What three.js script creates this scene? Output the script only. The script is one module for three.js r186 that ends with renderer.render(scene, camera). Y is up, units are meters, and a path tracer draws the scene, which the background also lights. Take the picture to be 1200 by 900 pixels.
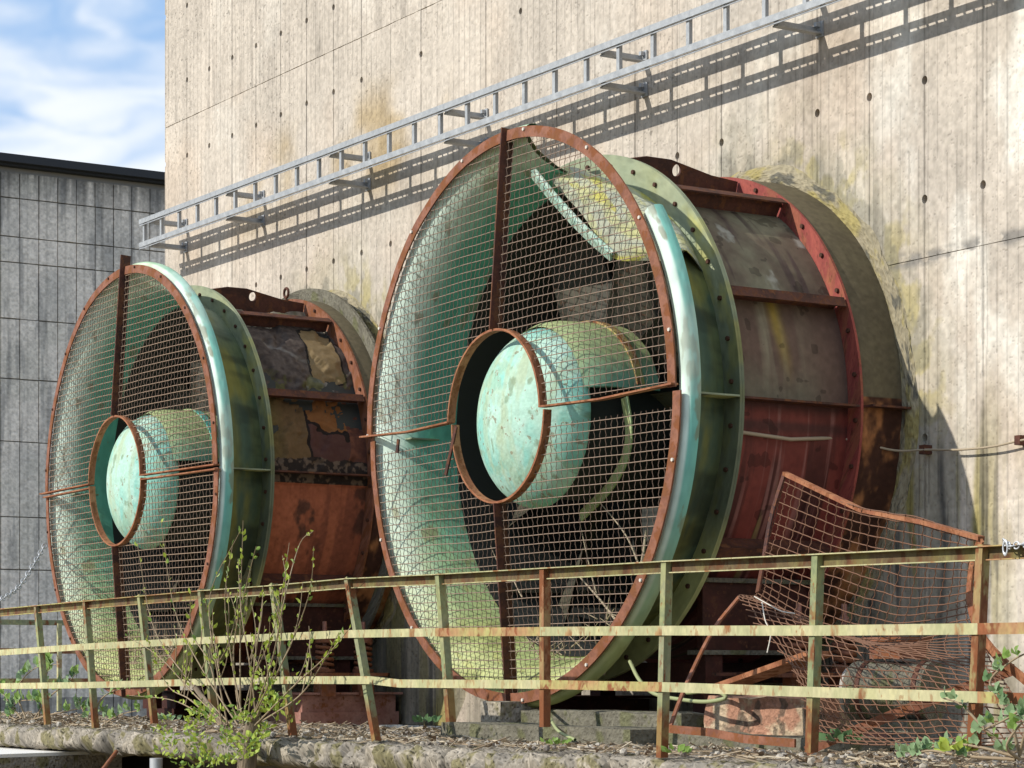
import * as THREE from 'three';
import { mergeGeometries, toCreasedNormals } from 'three/addons/utils/BufferGeometryUtils.js';

// ---------------------------------------------------------------- camera, sky, sun, exposure
const W = 1200, H = 900, FOCAL = 2822.657, YAW = 0.564, HOR = 788.754, EYE = 0.468;
const SA = Math.sin(YAW), CA = Math.cos(YAW);
const scene = new THREE.Scene();
const camera = new THREE.PerspectiveCamera(2 * Math.atan(450 / FOCAL) * 180 / Math.PI, W / H, 0.1, 3000);
camera.position.set(14.0619, EYE, 10.8781);
camera.lookAt(14.0619 - CA, EYE, 10.8781 - SA);
camera.setViewOffset(W, H, 0, 450 - HOR, W, H);

const SUN = new THREE.Vector3(-0.27, 0.64, 1.0).normalize();
const sun = new THREE.DirectionalLight(new THREE.Color(1.0, 0.955, 0.87), 4.1);
sun.position.copy(SUN).multiplyScalar(60);
sun.castShadow = true;
sun.shadow.mapSize.set(4096, 4096);
Object.assign(sun.shadow.camera, { left: -25, right: 25, top: 25, bottom: -25, near: 1, far: 140 });
scene.add(sun);
const sky = skyTexture();
scene.background = sky;
scene.environment = sky;
scene.environmentIntensity = 1.0;

const renderer = new THREE.WebGLRenderer();
renderer.toneMapping = THREE.LinearToneMapping;
renderer.toneMappingExposure = 1.1;
renderer.shadowMap.enabled = true;

// ---------------------------------------------------------------- noise and random numbers
function hash(x, y, s) {
  let h = Math.imul(x, 374761393) ^ Math.imul(y, 668265263) ^ Math.imul(s, 1274126177);
  h = Math.imul(h ^ (h >>> 13), 1274126177); h ^= h >>> 16;
  return (h >>> 0) / 4294967296;
}
function vn(x, y, s = 0, px = 0, py = 0) {           // value noise, optional period
  const xi = Math.floor(x), yi = Math.floor(y);
  let fx = x - xi, fy = y - yi;
  fx = fx * fx * (3 - 2 * fx); fy = fy * fy * (3 - 2 * fy);
  let x0 = xi, x1 = xi + 1, y0 = yi, y1 = yi + 1;
  if (px) { x0 = ((x0 % px) + px) % px; x1 = ((x1 % px) + px) % px; }
  if (py) { y0 = ((y0 % py) + py) % py; y1 = ((y1 % py) + py) % py; }
  const a = hash(x0, y0, s), b = hash(x1, y0, s), c = hash(x0, y1, s), d = hash(x1, y1, s);
  return a + (b - a) * fx + (c - a) * fy + (a - b - c + d) * fx * fy;
}
function fbm(x, y, o = 4, s = 0, px = 0, py = 0) {
  let v = 0, a = 0.5, t = 0;
  for (let i = 0; i < o; i++) { v += a * vn(x, y, s + i * 17, px, py); t += a; a *= 0.5; x *= 2; y *= 2; px *= 2; py *= 2; }
  return v / t;
}
function rng(seed) { let a = seed >>> 0; return () => { a = (a + 0x6D2B79F5) | 0; let t = Math.imul(a ^ (a >>> 15), 1 | a); t = (t + Math.imul(t ^ (t >>> 7), 61 | t)) ^ t; return ((t ^ (t >>> 14)) >>> 0) / 4294967296; }; }
function sst(a, b, x) { const t = Math.min(1, Math.max(0, (x - a) / (b - a))); return t * t * (3 - 2 * t); }
function lerp(a, b, t) { return a + (b - a) * t; }
function mix3(a, b, t) { return [a[0] + (b[0] - a[0]) * t, a[1] + (b[1] - a[1]) * t, a[2] + (b[2] - a[2]) * t]; }
function mul3(a, k) { return [a[0] * k, a[1] * k, a[2] * k]; }

function skyTexture() {
  const w = 4096, h = 2048, d = new Float32Array(w * h * 4);
  for (let j = 0; j < h; j++) {
    const el = ((j + 0.5) / h - 0.5) * Math.PI, up = Math.max(0, Math.sin(el)), cl = Math.cos(el), step = el > -0.02 && el < 0.42 ? 1 : 8, q = 1 / (up + 0.22);
    if (step === 8 && j % 4 && el < -0.06) { d.copyWithin(j * w * 4, (j - 1) * w * 4, j * w * 4); continue; }
    for (let i = 0; i < w; i += step) {
      const az = (i + step / 2) / w * Math.PI * 2;
      let c = mix3([0.47, 0.67, 0.93], [0.17, 0.36, 0.70], Math.pow(Math.min(1, up * 1.5), 0.7));
      if (el > -0.02) {
        // thin wisps and banks of cloud, drawn out along the horizon
        const x = Math.cos(az) * cl * q, y = Math.sin(az) * cl * q;
        const wx = fbm(az * 14, el * 40, 3, 7) - 0.5, n1 = fbm(x * 1.9 + 3.3, y * 1.9 + 1.7, 4, 5);
        const n2 = fbm(az * 10 + wx * 2.2, el * 46 + wx * 3, 8, 91), n3 = fbm(az * 40 + wx * 5, el * 150 + wx * 7, 5, 33);
        let cov = sst(0.40, 0.72, n1 * 0.36 + n2 * 0.44 + n3 * 0.20 + 0.10 * Math.max(-1, Math.min(1, (0.232 - up) / 0.05)) * sst(0.6, 0.3, up) + 0.12 * sst(0.33, 0.6, up));
        cov *= sst(-0.02, 0.06, up);
        c = mix3(c, [0.90, 0.94, 0.985], cov * 0.95);
      }
      if (el < 0) c = mix3(c, [0.20, 0.175, 0.13], sst(0, 0.06, -el));
      for (let m = 0; m < step; m++) { const k = (j * w + i + m) * 4; d[k] = c[0]; d[k + 1] = c[1]; d[k + 2] = c[2]; d[k + 3] = 1; }
    }
  }
  const t = new THREE.DataTexture(d, w, h, THREE.RGBAFormat, THREE.FloatType);
  t.mapping = THREE.EquirectangularReflectionMapping; t.magFilter = THREE.LinearFilter; t.minFilter = THREE.LinearFilter; t.needsUpdate = true;
  return t;
}

// ---------------------------------------------------------------- surfaces
const LUT = new Uint8Array(4097);
for (let i = 0; i <= 4096; i++) { const x = i / 4096; LUT[i] = Math.round(255 * (x <= 0.0031308 ? 12.92 * x : 1.055 * Math.pow(x, 1 / 2.4) - 0.055)); }
const enc = (x) => LUT[Math.round(Math.min(1, Math.max(0, x)) * 4096)];
function finish(t, srgb, rep) {
  t.magFilter = THREE.LinearFilter; t.minFilter = THREE.LinearFilter; t.wrapS = t.wrapT = THREE.RepeatWrapping;
  if (srgb) t.colorSpace = THREE.SRGBColorSpace;
  if (rep) t.repeat.set(rep[0], rep[1]);
  t.needsUpdate = true; return t;
}
// fn(u, v) gives [r, g, b, height, roughness] with linear colour; size is what one tile covers in metres
function surface(w, h, fn, { size = null, bump = 0.004, rough = true, extra = {} } = {}) {
  const c = new Uint8Array(w * h * 4), b = new Uint8Array(w * h * 4);
  for (let j = 0; j < h; j++) for (let i = 0; i < w; i++) {
    const o = fn((i + 0.5) / w, (j + 0.5) / h), k = (j * w + i) * 4;
    c[k] = enc(o[0]); c[k + 1] = enc(o[1]); c[k + 2] = enc(o[2]); c[k + 3] = 255;
    const hh = Math.min(1, Math.max(0, o[3] ?? 0.5)) * 255;
    b[k] = hh; b[k + 1] = Math.min(1, Math.max(0.05, o[4] ?? 0.8)) * 255; b[k + 2] = 0; b[k + 3] = 255;
  }
  const rep = size ? [1 / size[0], 1 / size[1]] : null;
  const map = finish(new THREE.DataTexture(c, w, h, THREE.RGBAFormat), true, rep);
  const bm = finish(new THREE.DataTexture(b, w, h, THREE.RGBAFormat), false, rep);
  const m = new THREE.MeshPhysicalMaterial({ map, roughness: 1, metalness: 0, specularIntensity: 0.4, ...extra });
  if (bump) { m.bumpMap = bm; m.bumpScale = bump; }
  if (rough) m.roughnessMap = bm;
  m.side = THREE.DoubleSide;
  return m;
}
const plain = (c, r = 0.85, extra = {}) => new THREE.MeshStandardMaterial({ color: new THREE.Color().setRGB(...c), roughness: r, side: THREE.DoubleSide, ...extra });

const AY = 2.239, DX = -6.658;                     // height of the fan axes, the far fan's place along the wall
const M = {};
// concrete wall: u, v cover 16 x 9.7 m from (-10.4, 0)
const WX0 = -10.4, WW = 16.0, WH = 9.7;
M.wall = surface(2048, 1240, (u, v) => {
  const X = WX0 + u * WW, Y = v * WH;
  let c = [0.53, 0.466, 0.39];
  const big = fbm(X * 0.7, Y * 0.5, 4, 1), mid = fbm(X * 3, Y * 1.6, 4, 2), fine = fbm(X * 34, Y * 28, 3, 3);
  const bx = X / 0.093 + 0.25 * vn(X * 2, 0, 8), bi = Math.floor(bx), bf = bx - bi;
  const board = hash(bi, Math.floor(Y / 1.6 + 0.02), 4);
  const streak = fbm(X * 16, Y * 0.7, 4, 6);
  let k = 0.82 + 0.26 * big + 0.30 * (mid - 0.5) + 0.46 * (fine - 0.5) + 0.07 * (board - 0.5) + 0.14 * (streak - 0.5);
  let hgt = 0.6 + 0.25 * (board - 0.5) + 0.35 * (fine - 0.5) + 0.1 * (mid - 0.5);
  const edge = Math.min(bf, 1 - bf), broken = vn(bi * 3.7, Y * 2.2, 9);
  if (edge < 0.07 && broken > 0.42) { k *= 0.80; hgt -= 0.2; }
  // efflorescence and washed paste, chiefly at the right
  const right = sst(-1.6, 1.6, X);
  const ef = sst(0.50, 0.66, fbm(X * 1.7 + 5, Y * 1.3, 6, 12) * 0.86 + streak * 0.14 + 0.05 * right) * (0.25 + 0.6 * right);
  c = mix3(c, [0.70, 0.655, 0.575], ef); hgt += ef * 0.12;
  const pink = sst(0.45, 0.7, fbm(X * 0.9, Y * 0.7 + 9, 4, 14));
  c = mix3(c, [0.52, 0.41, 0.31], pink * 0.5);
  // ochre run under the ladder's far half
  const oc = sst(0.42, 0.75, fbm(X * 1.3, Y * 1.4, 4, 15)) * sst(-9.2, -7.4, X) * sst(-3.0, -5.5, X) * sst(4.7, 5.2, Y) * sst(6.2, 5.5, Y);
  c = mix3(c, [0.36, 0.25, 0.10], oc * 0.75);
  // lichen and grime round both collars
  for (const fx of [0, DX]) {
    const dx = X - fx, dy = Y - AY, r = Math.hypot(dx, dy);
    if (r < 3.4) {
      const n = fbm(X * 4.2, Y * 4.2, 5, 18);
      const ring = sst(2.5, 1.9, r + (n - 0.5) * 0.8) * sst(-0.6, 0.4, dx + 0.5);
      c = mix3(c, [0.36, 0.32, 0.22], ring * 0.5);
      const yel = sst(0.52, 0.66, fbm(X * 6, Y * 5, 4, 19) + 0.2 * sst(2.4, 1.9, r) - 0.12) * sst(2.45, 1.95, r) * sst(0.2, 0.9, dx);
      c = mix3(c, [0.37, 0.31, 0.10], yel * 0.6);
      const gr = sst(0.55, 0.7, fbm(X * 8, Y * 5, 4, 23) + 0.25 * sst(2.2, 1.85, r) - 0.08) * sst(2.4, 1.95, r);
      c = mix3(c, [0.20, 0.19, 0.15], gr * 0.55);
      // runs below the collar, on its right
      const run = sst(1.7, 2.0, dx) * 0 + sst(0.9, 1.5, dx) * sst(3.0, 2.4, dx) * sst(AY + 0.4, AY - 0.9, Y);
      if (run > 0) {
        const rs = fbm(X * 7.5, Y * 0.8, 4, 25), rs2 = fbm(X * 5, Y * 0.6 + 3, 4, 26);
        c = mix3(c, [0.33, 0.30, 0.235], run * 0.8 * sst(0.35, 0.55, rs));
        c = mix3(c, [0.27, 0.225, 0.05], run * 0.9 * sst(0.5, 0.62, rs2));
        c = mix3(c, [0.07, 0.07, 0.07], run * 0.85 * sst(0.60, 0.68, fbm(X * 9, Y * 0.7 + 8, 4, 27)));
      }
    }
  }
  const st = Math.exp(-Math.pow((X - 2.17 - 0.02 * Math.sin(Y * 6)) / 0.035, 2)) * sst(2.15, 1.8, Y + 0.2 * (mid - 0.5)) ;
  c = mix3(c, [0.05, 0.05, 0.05], st * 0.8);
  // dark runs from joints and a grey foot
  const jo = sst(0.5, 0.0, Math.abs(((Y - 3.23) / 3.2 % 1 + 1) % 1)) * sst(0.55, 0.75, fbm(X * 12, Y * 0.5, 3, 29));
  k *= 1 - 0.25 * jo;
  c = mix3(c, [0.23, 0.205, 0.155], 0.7 * sst(1.6, 0.2, Y + 0.8 * (big - 0.5)) * sst(0.3, 0.6, mid + 0.1));
  // pits and specks
  const p1 = vn(X * 55, Y * 50, 31), p2 = vn(X * 24, Y * 21, 32);
  const pitty = sst(0.35, 0.65, fbm(X * 0.9, Y * 0.8, 3, 38));
  if (p1 > 0.88) { k *= 1 - 0.34 * pitty; hgt -= 0.3 * pitty; }
  if (p2 > 0.95) { k *= 1 - 0.28 * pitty; hgt -= 0.25 * pitty; }
  // ragged dark seams between the form panels
  const sp = (X + 1.339) / 0.5553, sd = Math.abs(sp - Math.round(sp)) * 0.5553, sw = 0.008 + 0.016 * right * vn(Math.round(sp) * 5.1, Y * 14, 39);
  const seam = sst(sw, sw * 0.4, sd) * sst(0.25, 0.6, fbm(Math.round(sp) * 3.3, Y * 2.6, 4, 40) + 0.12 * right);
  k *= 1 - (0.46 - 0.16 * right) * seam; hgt -= 0.3 * seam;
  const p3 = vn(X * 95, Y * 80, 35); if (p3 > 0.90) { k *= 0.78; hgt -= 0.2; }
  // rough grey pour joint at the right
  const jb = sst(0.075, 0.02, Math.abs(Y - 3.235 + 0.05 * (mid - 0.5))) * sst(1.3, 1.75, X) * sst(0.36, 0.58, fbm(X * 9, Y * 16, 5, 36));
  c = mix3(c, [0.20, 0.19, 0.175], jb * 0.75); hgt -= jb * 0.3 * (fine + 0.2);
  const jl = sst(0.03, 0.008, Math.abs(Y - 1.54 - 0.012 * Math.sin(X * 5))) * sst(1.6, 2.2, X); k *= 1 + 0.14 * jl; 
  return [c[0] * k, c[1] * k, c[2] * k, hgt, 0.93];
}, { bump: 0.016 });
M.wallCore = plain([0.22, 0.19, 0.15], 0.95);
M.greyWall = surface(1024, 1024, (u, v) => {
  const X = u * 10, Y = v * 10.4;
  const n = fbm(X * 0.8, Y * 0.9, 4, 41), s = fbm(X * 7, Y * 0.7, 4, 42), f = fbm(X * 22, Y * 22, 3, 43);
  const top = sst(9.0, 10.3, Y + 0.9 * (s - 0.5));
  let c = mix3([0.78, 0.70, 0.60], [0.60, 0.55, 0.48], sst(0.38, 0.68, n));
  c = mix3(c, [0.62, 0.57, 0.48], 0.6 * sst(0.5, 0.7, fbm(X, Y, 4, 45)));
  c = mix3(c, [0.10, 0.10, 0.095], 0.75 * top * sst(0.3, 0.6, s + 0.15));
  c = mix3(c, [0.26, 0.25, 0.235], 0.5 * sst(0.58, 0.72, s));
  const jv = Math.abs(((X - 20 + 22) / 0.385 % 1 + 1) % 1 - 0.5) * 0.385;
  const k = (0.66 + 0.68 * f) * (1 - 0.2 * sst(0.15, 0.19, jv + 0.05 * (s - 0.5))) * (0.9 + 0.2 * fbm(X * 40, Y * 40, 2, 47));
  return [c[0] * k, c[1] * k, c[2] * k, 0.5 + 0.6 * (f - 0.5), 0.95];
}, { bump: 0.014 });
M.greyCore = plain([0.30, 0.28, 0.25], 0.95);
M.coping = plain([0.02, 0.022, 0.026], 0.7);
M.slab = surface(1024, 1024, (u, v) => {
  const P = 8, n = fbm(u * P, v * P, 5, 51, P, P), f = fbm(u * 64, v * 64, 3, 52, 64, 64), m = fbm(u * 16, v * 16, 5, 53, 16, 16), g = vn(u * 128, v * 128, 54, 128, 128);
  let c = mix3([0.36, 0.315, 0.25], [0.24, 0.215, 0.18], sst(0.35, 0.7, n));
  c = mix3(c, [0.17, 0.15, 0.055], 0.75 * sst(0.52, 0.66, m));
  c = mix3(c, [0.50, 0.44, 0.36], 0.5 * sst(0.62, 0.75, fbm(u * 24, v * 24, 3, 57, 24, 24)));
  let k = 0.6 + 0.5 * f + 0.35 * (g - 0.4), h = 0.3 + 0.4 * f + 0.4 * (g - 0.5) + 0.25 * m;
  if (g > 0.88) { k *= 1.25; }
  if (g < 0.10) { k *= 0.5; h -= 0.2; }
  return [c[0] * k, c[1] * k, c[2] * k, h, 0.96];
}, { size: [2, 2], bump: 0.022 });
M.soil = surface(512, 512, (u, v) => {
  const n = fbm(u * 10, v * 10, 5, 61, 10, 10), f = fbm(u * 50, v * 50, 3, 62, 50, 50);
  let c = mix3([0.17, 0.13, 0.085], [0.30, 0.245, 0.16], sst(0.35, 0.7, f));
  c = mix3(c, [0.13, 0.12, 0.03], 0.8 * sst(0.48, 0.62, n));
  return [...mul3(c, 0.7 + 0.6 * f), f, 0.97];
}, { size: [1.3, 1.3], bump: 0.02 });
// paint over rust: paint colour, second paint tone, share of rust, moss
function paintRust({ a, b, rust = 0.3, moss = 0, mossC = [0.26, 0.25, 0.05], seed = 1, size = [1, 1], res = 512, streak = 0, foot = 0, bump = 0.003, roughP = 0.6, rustC = [0.20, 0.072, 0.03], extra }) {
  return surface(res, res, (u, v) => {
    const n = fbm(u * 6, v * 6, 5, seed, 6, 6), m = fbm(u * 10, v * 10, 5, seed + 3, 10, 10), f = fbm(u * 48, v * 48, 3, seed + 7, 48, 48), s = fbm(u * 20, v * 3, 4, seed + 11, 20, 3);
    let c = mix3(a, b, sst(0.3, 0.7, n * (1 - streak) + s * streak));
    let h = 0.65 + 0.15 * f, r = roughP;
    const sp = fbm(u * 30, v * 30, 4, seed + 31, 30, 30), rs = Math.min(1, sst(0.74 - rust * 0.58, 0.90 - rust * 0.58, m * 0.62 + f * 0.2 + sp * 0.18) + 0.6 * sst(0.66, 0.74, sp) + (foot ? sst(0.26, 0.10, v + 0.26 * (m - 0.5)) : 0));
    const rc = mix3(rustC, mix3([0.30, 0.13, 0.055], [0.07, 0.03, 0.02], f), 0.65 * sst(0.3, 0.7, fbm(u * 14, v * 14, 4, seed + 15, 14, 14)));
    c = mix3(c, rc, rs); h -= 0.25 * rs - 0.3 * rs * (f - 0.5); r = lerp(r, 0.92, rs);
    if (moss) { const ms = moss * sst(0.45, 0.65, fbm(u * 8, v * 8, 4, seed + 21, 8, 8) * 0.75 + f * 0.25); c = mix3(c, mossC, ms); r = lerp(r, 0.95, ms); }
    const k = 0.78 + 0.44 * f;
    return [c[0] * k, c[1] * k, c[2] * k, h, r];
  }, { size, bump, extra });
}
M.rust = paintRust({ a: [0.27, 0.115, 0.068], b: [0.17, 0.068, 0.042], rust: 0.55, seed: 101, size: [0.7, 0.7] });
M.rustDark = paintRust({ a: [0.10, 0.04, 0.028], b: [0.055, 0.026, 0.02], rust: 0.4, seed: 131, size: [0.7, 0.7], rustC: [0.11, 0.045, 0.025] });
M.orange = paintRust({ a: [0.36, 0.155, 0.075], b: [0.27, 0.10, 0.05], rust: 0.45, seed: 141, size: [0.6, 0.6] });
M.wire = plain([0.29, 0.205, 0.15], 0.75);
M.wireDark = plain([0.14, 0.088, 0.062], 0.8);
M.wireRust = plain([0.17, 0.082, 0.046], 0.85);
M.wireFar = plain([0.33, 0.225, 0.15], 0.75);
M.railGreen = paintRust({ a: [0.49, 0.45, 0.26], b: [0.38, 0.37, 0.20], rust: 0.33, moss: 0.35, mossC: [0.50, 0.46, 0.23], rustC: [0.30, 0.14, 0.06], seed: 151, size: [1.7, 0.9], res: 512, roughP: 0.8 });
M.railWeb = paintRust({ a: [0.17, 0.14, 0.06], b: [0.13, 0.085, 0.045], rust: 0.45, moss: 0.35, mossC: [0.22, 0.21, 0.07], seed: 161, size: [1.5, 0.8], rustC: [0.09, 0.045, 0.025] });
M.railRust = paintRust({ a: [0.38, 0.20, 0.10], b: [0.40, 0.37, 0.14], rust: 0.42, seed: 171, size: [1.3, 0.8], rustC: [0.25, 0.09, 0.04] });
M.post = paintRust({ a: [0.22, 0.25, 0.13], b: [0.27, 0.27, 0.16], rust: 0.34, moss: 0.3, mossC: [0.38, 0.36, 0.13], foot: 1, seed: 181, size: [0.9, 1.25], roughP: 0.75 });
M.postRust = paintRust({ a: [0.30, 0.14, 0.07], b: [0.32, 0.26, 0.11], rust: 0.5, foot: 1, seed: 191, size: [0.7, 1.25] });
M.galv = surface(256, 256, (u, v) => { const n = fbm(u * 12, v * 12, 4, 201, 12, 12), f = vn(u * 60, v * 60, 203, 60, 60); const k = 0.62 + 0.3 * n + 0.12 * (f - 0.5); return [0.49 * k, 0.505 * k, 0.515 * k, n, 0.45 + 0.25 * n]; }, { size: [0.5, 0.5], bump: 0.0006, extra: { metalness: 0.35 } });
M.turq = surface(768, 768, (u, v) => {         // hub nose, seen from the front
  const n = fbm(u * 5, v * 5, 5, 211), s = fbm(u * 16, v * 3, 4, 213), f = fbm(u * 60, v * 60, 3, 215), q = fbm(u * 9, v * 7, 5, 217), arc = fbm(Math.hypot(u - 0.5, v - 0.5) * 16, Math.atan2(v - 0.5, u - 0.5) * 1.5, 4, 221);
  let c = mix3([0.40, 0.61, 0.50], [0.25, 0.53, 0.45], sst(0.35, 0.65, n));
  c = mix3(c, [0.47, 0.65, 0.55], 0.6 * sst(0.5, 0.65, q));
  c = mix3(c, [0.40, 0.46, 0.30], 0.5 * sst(0.54, 0.72, s));
  c = mix3(c, [0.36, 0.42, 0.25], 0.4 * sst(0.56, 0.70, arc));
  c = mix3(c, [0.16, 0.20, 0.10], 0.6 * sst(0.64, 0.76, fbm(u * 16, v * 12, 6, 219)));
  { const ch = fbm(u * 34, v * 30, 5, 223); if (ch > 0.735) c = mix3(c, [0.22, 0.16, 0.09], 0.7); else if (ch > 0.72) c = mix3(c, [0.6, 0.68, 0.6], 0.6); }
  return [...mul3(c, 0.84 + 0.32 * f), f, 0.65];
}, { bump: 0.003 });
M.shell = surface(512, 256, (u, v) => {
  const n = fbm(u * 10, v * 4, 5, 231, 10, 0), s = fbm(u * 22, v * 1.5, 4, 233, 22, 0), f = fbm(u * 70, v * 30, 3, 235, 70, 0);
  const top = sst(0.27, 0.12, Math.min(u, 1 - u) + 0.10 * (n - 0.5));
  let c = mix3([0.10, 0.37, 0.32], [0.17, 0.42, 0.36], n);
  c = mix3(c, [0.44, 0.44, 0.17], top * (0.6 + 0.4 * s));
  c = mix3(c, [0.12, 0.13, 0.05], 0.5 * sst(0.55, 0.75, s));
  return [...mul3(c, 0.85 + 0.3 * f), f, 0.75];
}, { bump: 0.003 });
// inside of the inlet bell: u round from the top, v from the outer edge to the throat
function bellInside(seed) {
  return surface(1024, 256, (u, v) => {
    const q = Math.min(u, 1 - u) * 2;                // 0 top, 1 bottom
    const n = fbm(u * 14, v * 3, 5, seed, 14, 0), s = fbm(u * 40, v * 1.2, 4, seed + 3, 40, 0), f = fbm(u * 110, v * 16, 3, seed + 5, 110, 0);
    let c = mix3([0.66, 0.79, 0.69], [0.12, 0.42, 0.31], sst(0.36, 0.72, v + 0.25 * (n - 0.5)));
    c = mix3(mix3([0.15, 0.44, 0.37], [0.25, 0.50, 0.42], s), c, sst(0.085, 0.115, v + 0.015 * (n - 0.5)));
    c = mix3(c, [0.20, 0.15, 0.07], 0.6 * sst(0.66, 0.74, fbm(u * 60, v * 9, 4, seed + 9, 60, 0)));
    c = mix3(c, [0.50, 0.60, 0.52], 0.5 * sst(0.5, 0.7, s) * sst(0.6, 0.1, v));
    const bot = sst(0.50, 0.86, q + 0.22 * (n - 0.5));
    c = mix3(c, [0.43, 0.44, 0.15], bot * (0.75 + 0.25 * s));
    c = mix3(c, [0.12, 0.14, 0.045], 0.55 * sst(0.50, 0.72, s) * sst(0.3, 0.9, q) + 0.3 * sst(0.6, 0.8, n) * bot);
    const tp = sst(0.22, 0.05, q + 0.1 * (s - 0.5)) * sst(0.7, 0.3, v);
    c = mix3(c, [0.40, 0.45, 0.24], 0.6 * tp);
    return [...mul3(c, 0.78 + 0.44 * f), f, 0.88];
  }, { bump: 0.004 });
}
function bellOutside(seed) {
  return surface(1024, 256, (u, v) => {
    const q = Math.min(u, 1 - u) * 2;
    const n = fbm(u * 22, v * 4, 5, seed, 22, 0), s = fbm(u * 60, v * 1.3, 4, seed + 3, 60, 0), f = fbm(u * 120, v * 20, 3, seed + 5, 120, 0);
    let c = mix3([0.07, 0.115, 0.08], [0.125, 0.15, 0.065], sst(0.3, 0.7, n));
    c = mix3(c, [0.19, 0.40, 0.34], sst(0.14, 0.07, v));
    c = mix3(c, [0.25, 0.27, 0.17], sst(0.30, 0.10, q + 0.12 * (n - 0.5)) * sst(0.12, 0.25, v));
    c = mix3(c, [0.21, 0.20, 0.045], 0.7 * sst(0.5, 0.68, fbm(u * 18, v * 3, 4, seed + 9, 18, 0)) * sst(0.15, 0.3, v));
    c = mix3(c, [0.025, 0.028, 0.02], 0.6 * sst(0.5, 0.75, s) * sst(0.25, 0.9, v));
    return [...mul3(c, 0.8 + 0.4 * f), f, 0.72];
  }, { bump: 0.003 });
}
M.flange = surface(1024, 64, (u, v) => {
  const q = Math.min(u, 1 - u) * 2, n = fbm(u * 30, v * 2, 5, 261, 30, 0), f = fbm(u * 160, v * 12, 3, 262, 160, 0);
  let c = mix3([0.33, 0.35, 0.22], [0.21, 0.26, 0.18], n);
  c = mix3(c, [0.40, 0.38, 0.11], 0.7 * sst(0.5, 0.7, fbm(u * 40, v * 3, 4, 263, 40, 0)) * sst(0.1, 0.3, q));
  c = mix3(c, [0.07, 0.085, 0.055], sst(0.34, 0.5, q) * sst(0.75, 0.62, q) * 0.7);
  c = mix3(c, [0.43, 0.45, 0.20], sst(0.62, 0.75, q));
  return [...mul3(c, 0.75 + 0.5 * f), f, 0.8];
}, { bump: 0.004 });
M.redFlange = paintRust({ a: [0.34, 0.085, 0.062], b: [0.26, 0.06, 0.05], rust: 0.16, moss: 0.12, seed: 271, size: [0.9, 0.9], roughP: 0.6, rustC: [0.12, 0.03, 0.025] });
// casing plates: u round from the top (0..1), v along the axis
M.casingNear = surface(2048, 384, (u, v) => {
  const a = u * 360, arc = u * 10.4, L = v * 1.03;
  const n = fbm(arc * 2, L * 2.2, 5, 281), f = fbm(arc * 24, L * 24, 3, 282), s = fbm(arc * 0.9, L * 9, 5, 283), s2 = fbm(arc * 0.6 + 3, L * 16, 4, 284);
  let c = mix3([0.105, 0.08, 0.06], [0.155, 0.125, 0.085], n), h = 0.5 + 0.4 * (f - 0.5), r = 0.55;
  if (a < 66) { c = mix3(c, [0.20, 0.19, 0.125], sst(0.38, 0.62, n) * 0.9); c = mix3(c, [0.055, 0.034, 0.036], 0.7 * sst(0.5, 0.65, s)); c = mix3(c, [0.33, 0.33, 0.28], 0.8 * sst(0.63, 0.75, fbm(arc * 4.5, L * 6, 5, 285)) * sst(0.1, 0.3, L)); }
  else if (a < 90) {
    c = mix3([0.105, 0.062, 0.048], [0.135, 0.09, 0.066], n);
    const dc = L - 0.45 + 0.12 * (n - 0.5);
    c = mix3(c, [0.27, 0.25, 0.165], 0.9 * Math.exp(-dc * dc / 0.035) * sst(0.25, 0.6, s));
    c = mix3(c, [0.33, 0.235, 0.045], 0.85 * Math.exp(-Math.pow((dc - 0.05) / 0.045, 2)) * sst(89, 68, a));
    c = mix3(c, [0.15, 0.14, 0.095], 0.7 * sst(78, 89, a + 8 * (n - 0.5)) * sst(0.9, 0.6, L));
  } else if (a < 270) {
    const low = sst(92, 112, a + 10 * (n - 0.5));
    c = mix3([0.215, 0.05, 0.038], [0.13, 0.028, 0.022], n);
    c = mix3(c, [0.045, 0.016, 0.014], 0.85 * sst(0.47, 0.62, s) * (0.5 + 0.5 * low));
    c = mix3(c, [0.30, 0.135, 0.115], 0.65 * sst(0.58, 0.7, s2));
    c = mix3(c, [0.05, 0.022, 0.02], sst(93, 90.5, a) * 0.8 + 0.7 * sst(98, 95.5, a) * sst(93.5, 95, a));
    c = mix3(c, [0.17, 0.16, 0.04], 0.5 * sst(0.62, 0.72, fbm(arc * 0.7, L * 12, 4, 288)) * sst(105, 118, a));
  }
  if (fbm(arc * 9, L * 9, 3, 289) > 0.72) { c = mul3(c, 0.6); }
  return [...mul3(c, 0.78 + 0.44 * f), h, r];
}, { bump: 0.003 });
const flake = (arc, L) => fbm(arc * 2.6, L * 3.2, 5, 301);
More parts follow.
